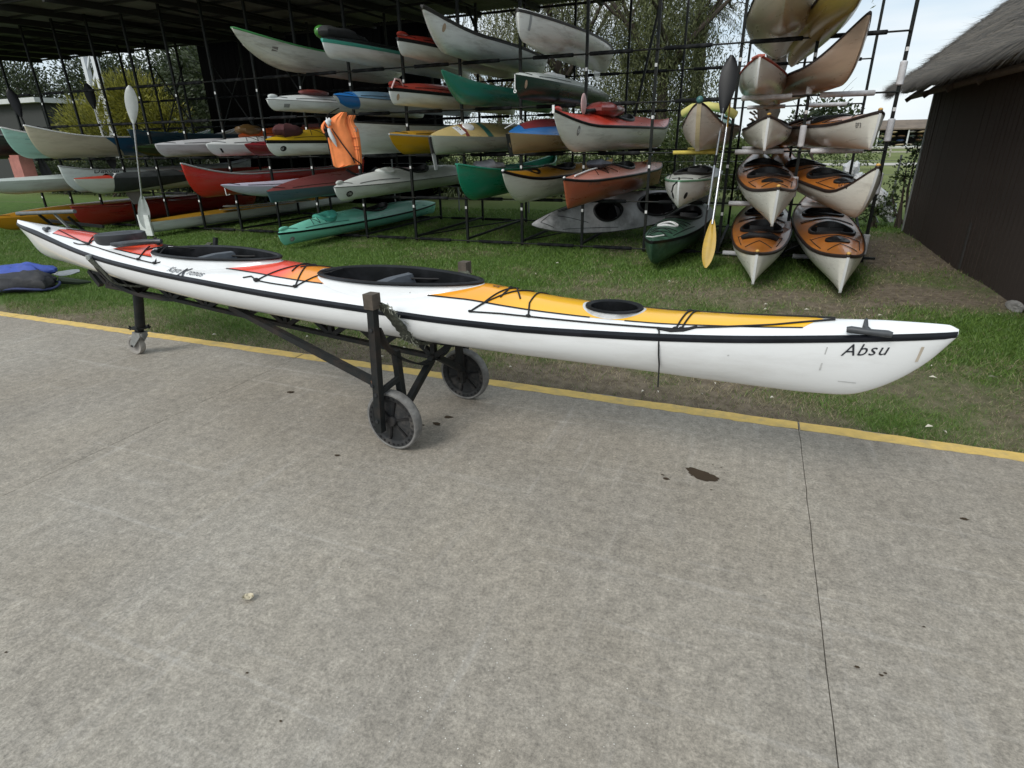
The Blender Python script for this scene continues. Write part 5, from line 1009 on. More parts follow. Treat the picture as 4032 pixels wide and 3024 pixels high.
# ------------------------------------------------------------------ thatched hut at the right
def build_hut():
    R = thing('thatched_hut', 'dark brown plank hut with grey thatched roof at the right edge', 'hut', (2.48, 8.0, 0))
    wm = pm('dark_brown_planks', (.058, .044, .037), rough=.85, spec=.2, var=.35, scale=3, bump=.4, bscale=26, stretch=(6, 6, .5), dirt=(.055, .045, .038), dirt_amt=.5, dirt_scale=2.5)
    x0, y0 = 2.48, 8.0; y = 12.14; w = .128; src = None; k = 0
    while y > 3.6:
        if src is None: src = MB().box((0, 0, 1.25), (.03, w-.004, 2.55)).build('plank', wm, R, smooth=False); o = src
        else: o = share('plank', src, R, (0, 0, 0))
        o.location = (random.uniform(-.003, .003) + .02*math.sin(k*.21), y-y0, -.02+random.uniform(-.01, .01)); o.rotation_euler = (0, 0, random.uniform(-.02, .02)); y -= w; k += 1
    cp = pm('pale_grey_corner_board', (.27, .29, .28), rough=.6, var=.25, scale=8, dirt=(.12, .11, .10), dirt_amt=.5)
    MB().box((0-.005, 12.235-y0, 1.12), (.055, .055, 2.3)).build('corner_board', cp, R, smooth=False)
    MB().box((2.0, 3.60-y0, 1.2), (3.9, .04, 2.5)).build('end_wall', wm, R, smooth=False)
    MB().box((2.0, 12.22-y0, 1.2), (3.9, .04, 2.5)).build('end_wall', wm, R, smooth=False)
    MB().box((2.0, 8.1-y0, 1.2), (3.9, 8.2, 2.0)).build('inner_wall', wm, R, smooth=False)
    pl = MB().ellipsoid((-.06, 6.75-y0, .02), (.05, .12, .04), 24, 16, lambda a, b, c: 1+.3*math.sin(5*a+7*b)); pl.build('footing_stone', pm('pale_footing', (.22, .21, .195), rough=.9, var=.3, scale=20, bump=.4), R)
    MB().bar((-.03, 8.7-y0, 0), (-.03, 8.72-y0, .55), .03).build('stake', M_DARKGUN, R, smooth=False)
    tm = pm('grey_weathered_thatch', (.085, .072, .056), rough=1, var=.5, scale=3, bump=1.0, bscale=14, stretch=(2.5, 16, 2.5), dirt=(.05, .044, .036), dirt_amt=.8, dirt_scale=1.6)
    def layer(name, xe, ze, xr, zr, th, ya, yb):
        nx, ny = 26, 90; top = []; bot = []
        for i in range(ny+1):
            y = ya+(yb-ya)*i/ny; rt = []; rb = []
            for j in range(nx+1):
                u = j/nx; rag = (NZ.fbm(y*5, 3, 4)-.5)*.10*(1-u)**4; rg2 = (NZ.fbm(u*12, 8, 3)-.5)*.08*(1 if i in (0, ny) else 0)
                x = xe+(xr-xe)*u+rag; z = ze+(zr-ze)*u+rag*.6; bul = .05*math.sin(math.pi*u) + (NZ2.fbm(u*14, y*4.5, 4)-.5)*.13
                rt.append((x-x0-.4*bul, y-y0+rg2, z+bul+th*.5*min(1, u*10+.25))); rb.append((x-x0+.1*(1-min(1, u*10)), y-y0+rg2, z-th*.5*min(1, u*10+.15)))
            top.append(rt); bot.append(rb)
        mb = MB().grid(top).grid(bot); mb.grid([[r[0] for r in top], [r[0] for r in bot]]); mb.grid([top[0], bot[0]]); mb.grid([top[-1], bot[-1]]); mb.build(name, tm, R)
    layer('thatch', 2.06, 2.21, 4.6, 4.36, .17, 12.75, 2.6)
    layer('thatch_cap', 3.15, 3.26, 4.6, 4.50, .13, 12.80, 2.6)
    # loose straws
    n = 30000; y = 12.85-RNG.random(n)*9; u = np.where(RNG.random(n) < .45, RNG.random(n)**4*.1, RNG.random(n)); x = 2.04+2.5*u; z = 2.235+2.11*u+.115+.05*np.sin(np.pi*u)
    y = np.where(RNG.random(n) < .25, 12.70+.10*RNG.random(n), y)
    ln = .10+.24*RNG.random(n); d = np.stack([-(.76+.15*RNG.normal(size=n)), RNG.normal(size=n)*.42, -.62+RNG.normal(size=n)*.26], 1); d /= np.linalg.norm(d, axis=1)[:, None]
    p = np.stack([x-x0, y-y0, z+.02*RNG.random(n)-.03], 1); s = np.stack([np.zeros(n), np.full(n, .0065), np.full(n, .003)], 1)
    V = np.stack([p-s, p+s, p+d*ln[:, None]], 1).reshape(-1, 3)
    npmesh('straw', V, np.arange(3*n).reshape(n, 3), leafmat('straw_blades', (.024, .020, .016), (.150, .126, .095), trans=.1), R, 'stuff', np.repeat(RNG.random(n), 3))
    rf = pm('weathered_pole', (.10, .075, .055), rough=.9, var=.4, scale=12)
    for yy in (12.55, 11.3, 10.0, 8.7): MB().tube([(2.13-x0, yy-y0, 2.07), (2.95-x0, yy-y0, 2.74)], .035, 8).build('rafter_pole', rf, R)
    MB().tube([(2.22-x0, 12.7-y0, 2.13), (2.22-x0, 4-y0, 2.13)], .04, 8).build('eave_pole', rf, R)
build_hut()

# ------------------------------------------------------------------ paddles, life jacket, bag, spare cart
def blade(mb, base, d, side, L, w, th=.012, asym=.1):
    base, d, side = Vector(base), Vector(d).normalized(), Vector(side).normalized(); nrm = d.cross(side).normalized(); top = []; bot = []
    for i in range(15):
        u = i/14; ww = w*(math.sin(math.pi*min(1, u*.93+.06))**.62)*(.55+.45*u) if u < 1 else w*.10; ww = max(ww, .014)
        rt = []; rb = []
        for j in range(9):
            v = j/4-1; c = base+d*(L*u)+side*(ww*v+asym*w*u*(1-u)); curve = .035*u*u-.010*(1-v*v); sp = .010*max(0, 1-abs(v)*3.5)*(1-u); rt.append(c+nrm*(curve+th/2*(1-v*v*.8)+sp)); rb.append(c+nrm*(curve-th/2*(1-v*v*.8)))
        top.append(rt); bot.append(rb)
    mb.grid(top).grid(bot); mb.grid([[r[0] for r in top], [r[0] for r in bot]]); mb.grid([[r[-1] for r in top], [r[-1] for r in bot]]); mb.grid([top[-1], bot[-1]]); return mb
def paddle(label, p0, p1, m0, m1, ms, L=.50, w=.095, side=(1, 0, 0), r=.016, grips=None, side1=None):
    p0, p1 = Vector(p0), Vector(p1); d = (p1-p0).normalized(); R = thing('paddle', label, 'paddle', tuple(p0)); a = d*(L-.06); b = (p1-p0)-d*(L-.06); sd = Vector(side); sd = (sd-d*sd.dot(d)).normalized(); s1 = Vector(side1 or side); s1 = (s1-d*s1.dot(d)).normalized()
    blade(MB(), d*L, -d, sd, L, w).build('blade', m0, R); blade(MB(), (p1-p0)-d*L, d, s1, L, w).build('blade', m1, R)
    MB().tube([a, b], r, 10).build('shaft', ms, R)
    if grips is not None: MB().tube([(a+b)/2-d*.06, (a+b)/2+d*.06], r*1.25, 10).build('ferrule', grips, R)
    return R
alu = pm('bare_aluminium', (.55, .57, .60), rough=.28, metal=.85, var=.15, scale=30); yelp = pm('yellow_paddle_plastic', (.48, .30, .025), rough=.45, var=.2, scale=12); whp = pm('off_white_paddle_plastic', (.62, .64, .62), rough=.5, var=.1, scale=10, dirt=(.3, .29, .26), dirt_amt=.4)
paddle('long paddle with yellow lower blade leaning on the rack beside the green kayak', (-.488, 7.82, .005), (-.455, 8.62, 2.25), yelp, yelp, alu, .62, .10, side=(1, 0, 0), side1=(0, 1, .2))
paddle('long paddle with black blades leaning in front of the rack post', (-.585, 8.05, .10), (-.500, 8.40, 2.48), M_BLACK, M_BLACK, alu, .66, .135, side=(0, 1, .2), side1=(1, 0, 0), grips=M_BLACK)
paddle('tall paddle with off-white blades standing before the left bays', (-10.74, 7.86, .16), (-10.26, 7.88, 2.56), whp, whp, alu, .60, .125, side=(.61, .79, 0))
paddle('dark bladed paddle with white shaft standing behind the cream canoe', (-13.40, 9.42, 1.15), (-13.46, 9.36, 2.86), M_BLACK, M_BLACK, M_STICK, .50, .12, side=(.55, .83, 0))
paddle('dark paddle seen in shade at the left edge', (-14.2, 8.5, .9), (-14.45, 8.4, 2.75), M_BLACK, M_BLACK, M_BLACK, .55, .12, side=(.52, .85, 0))
pc = pm('pale_grey_paddle', (.42, .43, .42), rough=.5, var=.15)
for i, (x, lab) in enumerate(((-10.55, 'white paddle lying on the ochre rowing boat, upper one'), (-10.85, 'white paddle lying flat on the ochre rowing boat, lower one'))):
    paddle(lab, (x+.35*i, 9.6-.15*i, .36-.05*i), (x+.55, 11.7, .36-.05*i), pc, pc, alu, .5, .09, side=(1, 0, .4*(1-i)))
paddle('paddle with dull yellow and white blades hanging in the second level by the orange-pink kayak', (-1.80, 10.5, 1.18), (-1.95, 12.6, 1.45), yelp, whp, alu, .45, .09, side=(1, 0, .3))

def build_jacket():
    R = thing('life_jacket', 'bright orange life jacket hanging by its straps among the boats', 'life jacket', (-5.70, 7.46, 1.25), math.radians(32)); R.scale = (.74, .85, .84)
    om = pm('orange_jacket_fabric', (.95, .27, .085), rough=.85, var=.16, scale=7, bump=.35, bscale=16, dirt=(.60, .16, .06), dirt_amt=.5)
    def slab(name, outline, y0, th, mat, bul=.03, ph=0):
        # outline: left/right x at heights, lofted and puffed
        F = []; Bk = []
        for z, xl, xr in outline:
            f = []; b = []
            for j in range(11):
                v = j/10; x = xl+(xr-xl)*v; p = math.sin(math.pi*v)**.5 if 0 < v < 1 else 0; wob = .012*math.sin(9*z+5*v+ph)+.008*math.sin(23*v+3*z); f.append((x, y0-th*p*.5-bul*p+wob*p, z)); b.append((x, y0+th*p*.5+wob*p, z))
            F.append(f); Bk.append(b)
        mb = MB().grid(F).grid(Bk); mb.grid([F[0], Bk[0]]); mb.grid([F[-1], Bk[-1]]); return mb.build(name, mat, R)
    ol = [(.00, -.13, .02), (.035, -.17, .26), (.10, -.18, .29), (.30, -.20, .27), (.50, -.22, .24), (.62, -.24, .20), (.70, -.20, .18), (.78, -.10, .19), (.84, .02, .21), (.87, .09, .21)]
    slab('front_panel', ol, 0, .07, om)
    ol2 = [(.04, .24, .385), (.20, .25, .40), (.45, .22, .40), (.60, .18, .39), (.68, .17, .33), (.74, .18, .31), (.80, .20, .36), (.825, .22, .37)]
    slab('side_panel', ol2, .05, .06, om, .02, 2)
    slab('shoulder_piece', [(.55, -.28, -.20), (.62, -.32, -.19), (.68, -.30, -.17), (.74, -.24, -.14)], .02, .06, om, .02, 4)
    for z in (.28, .33, .47): MB().box((.315, .005, z), (.13, .012, .010)).build('seam', pm('dark_orange_seam', (.45, .09, .03), rough=.8), R, smooth=False)
    MB().box((.335, .0, .60), (.055, .012, .07)).build('badge', pm('grey_badge', (.20, .17, .17), rough=.6, var=.3, scale=60), R, smooth=False)
    def strap(P, w=.022): 
        P = [Vector(p) for p in P]
        for a, b in zip(P[:-1], P[1:]): MB().bar(a, b, w, .006, up=(0, 1, 0)).build('strap', M_BLACK, R, smooth=False)
    strap([(-.10, -.10, .62), (.06, -.105, .38), (.22, -.10, .16), (.38, -.03, .04)]); strap([(.06, -.10, .38), (.20, -.11, .20), (.26, -.10, .07)]); strap([(-.22, -.08, .68), (-.21, -.08, .45), (-.17, -.07, .02)])
    MB().ellipsoid((-.20, -.09, .58), (.05, .04, .09), 12, 8, lambda a, b, c: 1+.3*math.sin(6*c)).build('strap_bundle', M_BLACK, R)
    wc = pm('white_cloth', (.72, .73, .74), rough=.8, var=.15, scale=10)
    MB().ellipsoid((-.15, -.10, .72), (.055, .04, .065), 12, 8, lambda a, b, c: 1+.25*math.sin(7*a+5*c)).build('white_cloth', wc, R); MB().tube([(-.16, -.11, .62), (-.13, -.12, .52), (-.08, -.11, .42), (-.045, -.10, .33)], [.03, .04, .035, .006], 10).build('white_cloth', wc, R)
    MB().tube([(-.17, -.10, .76), (-.14, -.04, .84), (-.05, .12, .90), (.05, .25, .95)], .008, 6).build('hanging_cord', M_BLACK, R)
build_jacket()

def build_bag():
    R = thing('kit_bag', 'blue and charcoal kit bag lying on the grass at the left edge', 'bag', (-8.06, 4.22, -.01), math.radians(28))
    ch = pm('charcoal_bag_fabric', (.030, .031, .036), rough=.8, var=.4, scale=9, bump=.4, bscale=20, dirt=(.09, .085, .08), dirt_amt=.7, dirt_scale=4); bl = pm('blue_bag_fabric', (.045, .085, .36), rough=.7, var=.25, scale=7, bump=.3, bscale=14); nv = pm('navy_piping', (.035, .045, .13), rough=.7, var=.3, scale=20)
    q = lambda a, b, c: 1+.09*math.sin(5*a+3*b)+.07*math.sin(9*b+4*c+3*a)+.04*math.sin(17*a+8*b)+.12*max(0, -c)
    MB().ellipsoid((0, -.05, .115), (.36, .21, .125), 26, 14, q).build('body', ch, R)
    MB().ellipsoid((-.10, .13, .20), (.34, .17, .10), 24, 12, lambda a, b, c: 1+.13*math.sin(7*a+2*b)+.10*math.sin(11*b+3*a)+.05*math.sin(19*a)).build('top_flap', bl, R)
    MB().tube([(.36*math.cos(t)*1.02, -.05+.21*math.sin(t)*1.02, .055+.02*math.sin(3*t)) for t in np.linspace(0, 6.283, 40)], .014, 8, closed=True).build('piping', nv, R)
    MB().tube([(-.34, -.12, .08), (-.37, -.04, .2), (-.30, .06, .255), (-.18, .10, .27)], .018, 8).build('shoulder_strap', nv, R); MB().tube([(-.30, -.16, .06), (-.33, -.09, .17), (-.27, .0, .23), (-.16, .05, .26)], .014, 8).build('shoulder_strap', nv, R)
    MB().ellipsoid((-.40, -.02, .12), (.10, .12, .10), 12, 8).build('side_pocket', pm('faded_red_lining', (.30, .08, .07), rough=.8, var=.3), R)
    MB().tube([(.30, .10, .09), (.48, .14, .05), (.60, .20, .03)], [.05, .035, .012], 8).build('loose_strap', pm('olive_webbing', (.028, .040, .024), rough=.9, var=.3), R)
    paddle('grey paddle lying on the grass behind the blue bag', (-9.6, 4.55, .06), (-7.85, 4.72, .10), pm('worn_grey_blade', (.20, .22, .23), rough=.5, var=.3, scale=14), MATS['worn_grey_blade'], whp, .46, .10, side=(0, 1, .35))
build_bag()
def build_spare_cart():
    R = thing('spare_cart', 'spare dark cart with padded grey crossbar behind the kayak stern', 'cart', (-12.2, 7.15, 0))
    MB().tube([(-.85, -.1, .455), (.85, -.1, .535)], .035, 12).build('padded_bar', pm('grey_pipe_foam', (.16, .17, .18), rough=.8, var=.3, scale=15), R)
    MB().bar((.15, -.06, .50), (.42, .05, .12), .055, .02).build('bracket', pm('dull_zinc', (.30, .31, .31), rough=.5, var=.3, metal=.3), R, smooth=False)
    MB().bar((-.5, .2, .30), (.9, .3, .22), .05).build('beam', M_STEEL, R, smooth=False); MB().bar((-.2, -.1, .45), (-.2, .25, .02), .04).build('leg', M_STEEL, R, smooth=False); MB().bar((.45, 0, .42), (.45, .3, .02), .04).build('leg', M_STEEL, R, smooth=False)
build_spare_cart()
b_ = MB().box((0, 0, .0), (.34, .26, .42)); b_.box((0, 0, .23), (.30, .22, .06)); o_ = b_.build('plastic_crate', pm('faded_pink_crate', (.42, .17, .14), rough=.7, var=.25, scale=7), None, smooth=False); o_.location = (-14.35, 8.15, 1.22); tag(o_, 'faded pink plastic box standing on the white rowing shell', 'box')

# ------------------------------------------------------------------ dark boat shed behind, far buildings
def build_shed():
    R = thing('boat_shed', 'unlit black timber shed wall behind the left of the rack', 'shed', (-13.0, 14.6, 0)); m = pm('black_shade_boards', (.0025, .0025, .0025), rough=1, spec=.0, var=.4, scale=4, stretch=(5, 5, .6))  # deep shade behind the rack is put into the near-black board colour
    src = None
    for k in range(27):
        x = -2.7+.235*k
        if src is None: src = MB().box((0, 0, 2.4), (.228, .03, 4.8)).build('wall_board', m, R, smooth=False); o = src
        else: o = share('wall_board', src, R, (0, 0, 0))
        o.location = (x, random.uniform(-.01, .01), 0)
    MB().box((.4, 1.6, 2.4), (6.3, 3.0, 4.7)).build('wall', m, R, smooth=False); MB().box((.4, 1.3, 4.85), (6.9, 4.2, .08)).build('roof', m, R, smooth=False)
    MB().box((1.0, -.06, 2.05), (.62, .05, .16)).build('sign_board', pm('dull_red_board', (.10, .02, .018), rough=.7, var=.3), R, smooth=False); MB().box((1.0, -.06, 1.82), (.34, .05, .26)).build('sign_board', pm('dull_pink_board', (.13, .07, .065), rough=.7, var=.3), R, smooth=False)
build_shed()
def build_far():
    R = thing('far_boathouse', 'low far boathouse with brown roof and stacked boats beyond the field', 'boathouse', (15, 95, 0)); rm = pm('brown_far_roof', (.16, .125, .095), rough=.95, var=.4, scale=.8, bump=.3); dkw = pm('shadowy_interior', (.03, .028, .026), rough=.9, var=.4, scale=1)
    MB().add([(-12, -3.2, 2.25), (12, -3.2, 2.25), (12, 1, 3.3), (-12, 1, 3.3), (-12, -3.2, 2.10), (12, -3.2, 2.10), (12, 1, 3.1), (-12, 1, 3.1)], [(0, 1, 2, 3), (7, 6, 5, 4), (0, 1, 5, 4), (1, 2, 6, 5), (2, 3, 7, 6), (3, 0, 4, 7)]).build('roof', rm, R, smooth=False)
    MB().box((0, 1.0, 1.55), (24, .2, 3.1)).build('wall', dkw, R, smooth=False)
    wp = pm('white_post_paint', (.55, .56, .55), rough=.6, var=.1)
    for x in np.arange(-11.5, 12, 3.3): MB().box((x, -3.0, 1.08), (.16, .16, 2.16)).build('post', wp, R, smooth=False)
    MB().box((0, -3.6, .12), (24, .12, .16)).build('kerb_rail', wp, R, smooth=False)
    cols = ['#b9b4a4', '#8b7a5a', '#20406a', '#9a9a92', '#6a5138', '#a8a290', '#3c4a44', '#b8a888']; i = 0
    for x in np.arange(-10.5, 11, 1.05):
        for z in (.35, .85, 1.35, 1.85):
            i += 1
            if random.random() < .2: continue
            o = MB().ellipsoid((0, 0, 0), (.46, .9, .17), 12, 7, lambda a, b, c: 1-.25*max(0, c)).build('stored_boat', gel(random.choice(cols)), R); o.location = (x+random.uniform(-.1, .1), -2.4, z); o.rotation_euler = (0, random.uniform(-.2, .2), random.uniform(-.3, .3))
    # pale track across the field
    t = MB().grid([[(-200, 39.2, -.004), (200, 39.2, -.004)], [(-200, 42.6, -.004), (200, 42.6, -.004)]]).build('field_track', pm('pale_gravel_track', (.42, .40, .36), rough=.95, var=.2, scale=.6), None, False, kind='structure'); t['label'] = 'pale gravel track crossing the field'
    W = thing('rail_fence', 'low pale rail fence running along the far field', 'fence', (6, 54, 0)); fm = pm('pale_fence_wood', (.40, .38, .33), rough=.9, var=.2)
    for z in (.35, .62): MB().box((0, 0, z), (60, .06, .09)).build('rail', fm, W, smooth=False)
    for x in np.arange(-29, 30, 2.9): MB().box((x, .06, .38), (.11, .11, .8)).build('post', fm, W, smooth=False)
    F = thing('wire_fence', 'thin wire fence on steel posts just behind the rack', 'fence', (0, 13.4, 0)); gm = pm('galvanised_wire', (.26, .27, .27), rough=.5, metal=.5, var=.2)
    for z in (.25, .55, .85, 1.1): MB().tube([(-9.0, 0, z), (2.4, 0, z)], .004, 5).build('wire', gm, F)
    for x in np.arange(-8.7, 2.5, 1.85): MB().tube([(x, 0, -.05), (x, 0, 1.2)], .018, 8).build('post', gm, F)
    S = thing('plastic_sacks', 'heap of white plastic sacks against the wire fence beside the hut', 'sacks', (2.0, 13.0, 0)); sm = pm('white_sack_plastic', (.72, .74, .76), rough=.45, var=.12, scale=8, bump=.5, bscale=14)
    for (x, z, rx, rz, a) in ((-.45, .95, .13, .17, .3), (-.30, .80, .10, .12, .8), (-.10, .70, .12, .20, -.3), (.10, .42, .16, .22, -.5), (.30, .22, .15, .20, -.6)):
        o = MB().ellipsoid((0, 0, 0), (rx, .14, rz), 16, 10, lambda p, q, r: 1+.18*math.sin(7*p+5*r)+.12*math.sin(11*q+6*r)).build('sack', sm, S); o.location = (x, 0, z); o.rotation_euler = (0, a, 0)
    MB().tube([(-.55, .12, 0), (-.45, .14, .8)], .03, 8).build('prop_pole', gm, S); MB().tube([(.2, .12, 0), (-.2, .14, .66)], .03, 8).build('prop_pole', gm, S)
    H = thing('pale_house', 'small pale house glimpsed between the left posts', 'house', (-31.0, 28.5, 0)); hw = pm('pale_plaster', (.55, .54, .49), rough=.9, var=.1, scale=1)
    MB().box((0, 0, 1.3), (6.5, 4, 2.6)).build('wall', hw, H, smooth=False); MB().add([(-3.6, -2.4, 2.6), (3.6, -2.4, 2.6), (3.6, 2.4, 2.6), (-3.6, 2.4, 2.6), (-3.6, 0, 3.5), (3.6, 0, 3.5)], [(0, 1, 5, 4), (2, 3, 4, 5), (0, 4, 3), (1, 2, 5), (0, 3, 2, 1)]).build('roof', wp, H, smooth=False)
    for x in (-1.8, .4, 2.2): MB().box((x, -2.02, 1.35), (.9, .06, 1.0)).build('window', pm('dark_window_glass', (.03, .035, .04), rough=.1, var=.2), H, smooth=False)
    K = thing('white_roofed_shed', 'shed with bright white roof edge at the far left', 'shed', (-38.5, 22.5, 0)); MB().box((0, 0, 1.9), (9, 3, 3.8)).build('wall', pm('dark_shed_wall', (.04, .042, .04), rough=.9), K, smooth=False); MB().box((0, -.1, 3.9), (9.6, 3.6, .22)).build('fascia', wp, K, smooth=False)
    L = thing('lattice_mast', 'white painted steel lattice mast among the trees', 'mast', (-24.2, 17.2, 0)); lm = pm('white_mast_paint', (.62, .64, .66), rough=.5, var=.1)
    for x in (-.28, .28):
        MB().bar((x, 0, -.05), (x, 0, 7.5), .17).build('leg', lm, L, smooth=False)
    for k in range(10):
        z = .2+.7*k; MB().bar((-.22, 0, z), (.22, 0, z+.7), .07).build('web', lm, L, smooth=False)
build_far()

# ------------------------------------------------------------------ trees and shrubs
def leaf_quads(P, size, aspect=.4, droop=0.0, up=0.0, dirs=None):
    n = len(P); d = RNG.normal(size=(n, 3)) if dirs is None else dirs+RNG.normal(size=(n, 3))*.35
    d[:, 2] += up-droop; d /= np.linalg.norm(d, axis=1)[:, None]; r = RNG.normal(size=(n, 3)); s = np.cross(d, r); s /= np.linalg.norm(s, axis=1)[:, None]
    L = (size*(.6+.8*RNG.random(n)))[:, None]; w = L*aspect*.5
    V = np.stack([P-d*L*.5, P+s*w, P+d*L*.5, P-s*w], 1).reshape(-1, 3); return V, np.arange(4*n).reshape(n, 4)
def blobs_points(blobs, n, shell=.55):
    w = np.array([b[3]*b[4]*b[5] for b in blobs]); w = w/w.sum(); k = RNG.choice(len(blobs), n, p=w); B = np.array(blobs)[k]
    d = RNG.normal(size=(n, 3)); d /= np.linalg.norm(d, axis=1)[:, None]; r = (shell+(1-shell)*RNG.random(n))*(.85+.3*RNG.random(n)); return B[:, :3]+d*B[:, 3:6]*r[:, None], d
def clump_tint(P, base=.5, amp=.35, f=1.3, seed=0):
    return np.clip(base+amp*2*(NZ.fbm(P[:, 0]*f+P[:, 2]*.7+seed, P[:, 1]*f+P[:, 2]*f, 3)-.5)+.22*RNG.normal(size=len(P)), 0, 1)
BARK = pm('brown_bark', (.060, .046, .035), rough=.95, var=.4, scale=6, bump=.8, bscale=14, stretch=(1, 1, .4)); GBARK = pm('grey_bark', (.15, .135, .12), rough=.95, var=.35, scale=6, bump=.7, bscale=14, stretch=(1, 1, .4))
def limbs(mb, p, d, L, r, depth, spread=.6, up=.15):
    P = [Vector(p)]; d = Vector(d).normalized(); n = 5
    for i in range(n): d = (d+Vector((random.gauss(0, .16), random.gauss(0, .16), random.gauss(0, .10)+up*.1))).normalized(); P.append(P[-1]+d*(L/n))
    mb.tube(P, [r*(1-.55*i/n) for i in range(n+1)], 7)
    tips = [P[-1]]
    if depth > 0:
        for k in range(random.choice((2, 3))):
            q = P[random.choice((3, 4, 5))]; d2 = (d+Vector((random.gauss(0, spread), random.gauss(0, spread), random.gauss(.1, spread*.5)))).normalized(); tips += limbs(mb, q, d2, L*random.uniform(.55, .8), r*.5, depth-1, spread, up)
    return tips
def bush(name, label, loc, blobs, n, size, cols, cat='shrub', aspect=.45, group=None, stems=3, up=0.0, seed=0, trunk=None, shell=.5, trans=.25):
    R = thing(name, label, cat, loc, 0, group); P, d = blobs_points(blobs, n, shell); V, F = leaf_quads(P, size, aspect, up=up, dirs=d)
    npmesh('crown', V, F, leafmat('leaves_'+name+('_%d' % seed), cols[0], cols[1], trans=trans), R, None, np.repeat(clump_tint(P, seed=seed), 4))
    mb = MB()
    if trunk: limbs(mb, (0, 0, -.05), (random.gauss(0, .08), 0, 1), trunk[0], trunk[1], 3, .5)
    else:
        for k in range(stems): b = random.choice(blobs); mb.tube([(random.gauss(0, .1), random.gauss(0, .1), -.05), (b[0]*.5, b[1]*.5, b[2]*.5), (b[0], b[1], b[2]+b[5]*.4)], [.03, .022, .008], 6)
    mb.build('trunk', BARK, R); return R
def weeping(name, label, loc, H, crown, nst, cols, seed, trunk_r=.22, slen=(.8, 2.6)):
    R = thing(name, label, 'tree', loc, 0, 'trees behind the rack'); random.seed(seed); mb = MB(); tips = []
    P0 = [(0, 0, -.1), (.1, 0, H*.2), (.05, .1, H*.4)]; mb.tube(P0, [trunk_r, trunk_r*.8, trunk_r*.65], 10)
    for k in range(7): a = 6.28*k/7+random.random(); tips += limbs(mb, P0[-1], (math.cos(a)*.8, math.sin(a)*.8, .9), H*.38, trunk_r*.42, 3, .55)
    mb.build('trunk', BARK, R)
    P, d = blobs_points(crown, nst, .35); T = np.array([tuple(t) for t in tips]); allP = []; allD = []
    src = np.concatenate([P, T[RNG.integers(0, len(T), nst//4)]+RNG.normal(size=(nst//4, 3))*.25])
    for p in src:
        L = random.uniform(*slen); m = int(L/.075); t = np.arange(m)/max(1, m); sway = RNG.normal(size=2)*.22
        q = np.stack([p[0]+sway[0]*t+.05*RNG.normal(size=m), p[1]+sway[1]*t+.05*RNG.normal(size=m), p[2]-L*t], 1); allP.append(q)
    Q = np.concatenate(allP); V, F = leaf_quads(Q, .13, .22, droop=1.3); npmesh('crown', V, F, leafmat('leaves_'+name+str(seed), cols[0], cols[1], trans=.3), R, None, np.repeat(clump_tint(Q, .5, .5, .8, seed), 4)); random.seed(seed+1); return R
weeping('weeping_tree', 'large weeping tree with hanging grey-green foliage behind the rack middle', (-6.6, 21.0, 0), 8.5, [(-.9, 0, 6.2, 2.0, 1.8, 1.5), (1.2, .5, 5.6, 1.9, 1.6, 1.7), (2.6, 0, 4.6, 1.3, 1.5, 1.3), (-.2, 1, 4.2, 1.5, 1.4, 1.2), (1.6, -.3, 3.2, 1.8, 1.3, 1.0), (3.6, .4, 3.2, 1.4, 1.2, 1.2)], 1500, ((.032, .040, .017), (.20, .21, .09)), 5)
weeping('weeping_tree', 'denser weeping tree beside the palm trunk right of the rack middle', (-3.0, 19.0, 0), 8.0, [(0, 0, 5.4, 1.5, 1.5, 1.5), (.2, .4, 4.0, 1.7, 1.3, 1.3), (-.9, 0, 3.6, 1.1, 1.2, 1.0), (.9, .2, 2.6, 1.2, 1.0, 1.0), (-1.3, 0, 2.5, 1.2, 1, .9)], 1500, ((.028, .038, .014), (.18, .20, .075)), 8, slen=(.7, 2.0))
weeping('weeping_tree', 'thin sparse weeping tree between roof edge and white dinghy', (-10.3, 24.0, 0), 8.0, [(.4, 0, 5.4, 1.5, 1.5, 1.6), (-1.6, 0, 4.4, 1.2, 1.2, 1.2)], 420, ((.04, .045, .018), (.19, .18, .085)), 12, .14)
def palm(label, loc, H, r, nf, seed):
    R = thing('palm_tree', label, 'tree', loc, 0, 'trees behind the rack'); random.seed(seed); mb = MB(); P = []; rs = []
    for i in range(40): z = H*i/39; P.append((.12*math.sin(z*.5), 0, z-.05)); rs.append(r*(1+.16*(i % 2))*(1.15-.2*i/39))
    mb.tube(P, rs, 12); mb.build('trunk', BARK, R)
    br = MB()
    for i in range(150):
        z = H*(.25+.75*random.random()); a = random.random()*6.28; br.bar((r*math.cos(a), r*math.sin(a), z), ((r+.14)*math.cos(a), (r+.14)*math.sin(a), z+.08), .06, .02)
    br.build('leaf_bases', pm('dry_palm_bases', (.12, .085, .06), rough=1, var=.4), R, smooth=False, kind='stuff')
    V = []; Fc = []; T = []
    for k in range(nf):
        a = 6.28*k/nf+random.random()*.4; el = random.uniform(-.5, 1.1); c = Vector((0, 0, H)); d = Vector((math.cos(a)*math.cos(el), math.sin(a)*math.cos(el), math.sin(el))); L = random.uniform(1.3, 1.9); tn = random.random()
        for i in range(22):
            t = (i+2)/24; p = c+d*(L*t)+Vector((0, 0, -.75*L*t*t)); tg = (d+Vector((0, 0, -1.5*t))).normalized(); s = tg.cross(Vector((0, 0, 1))).normalized()
            for sg in (-1, 1):
                q = p+(s*sg*.8+tg*.7+Vector((0, 0, -.45))).normalized()*(.42*(1-.5*t)); o = len(V); w = tg*.016; V += [tuple(p-w), tuple(p+w), tuple(q)]; Fc.append((o, o+1, o+2)); T += [tn*.6+random.random()*.3]*3
    npmesh('crown', np.array(V), np.array(Fc), leafmat('palm_fronds', (.014, .022, .008), (.085, .105, .030)), R, None, np.array(T))
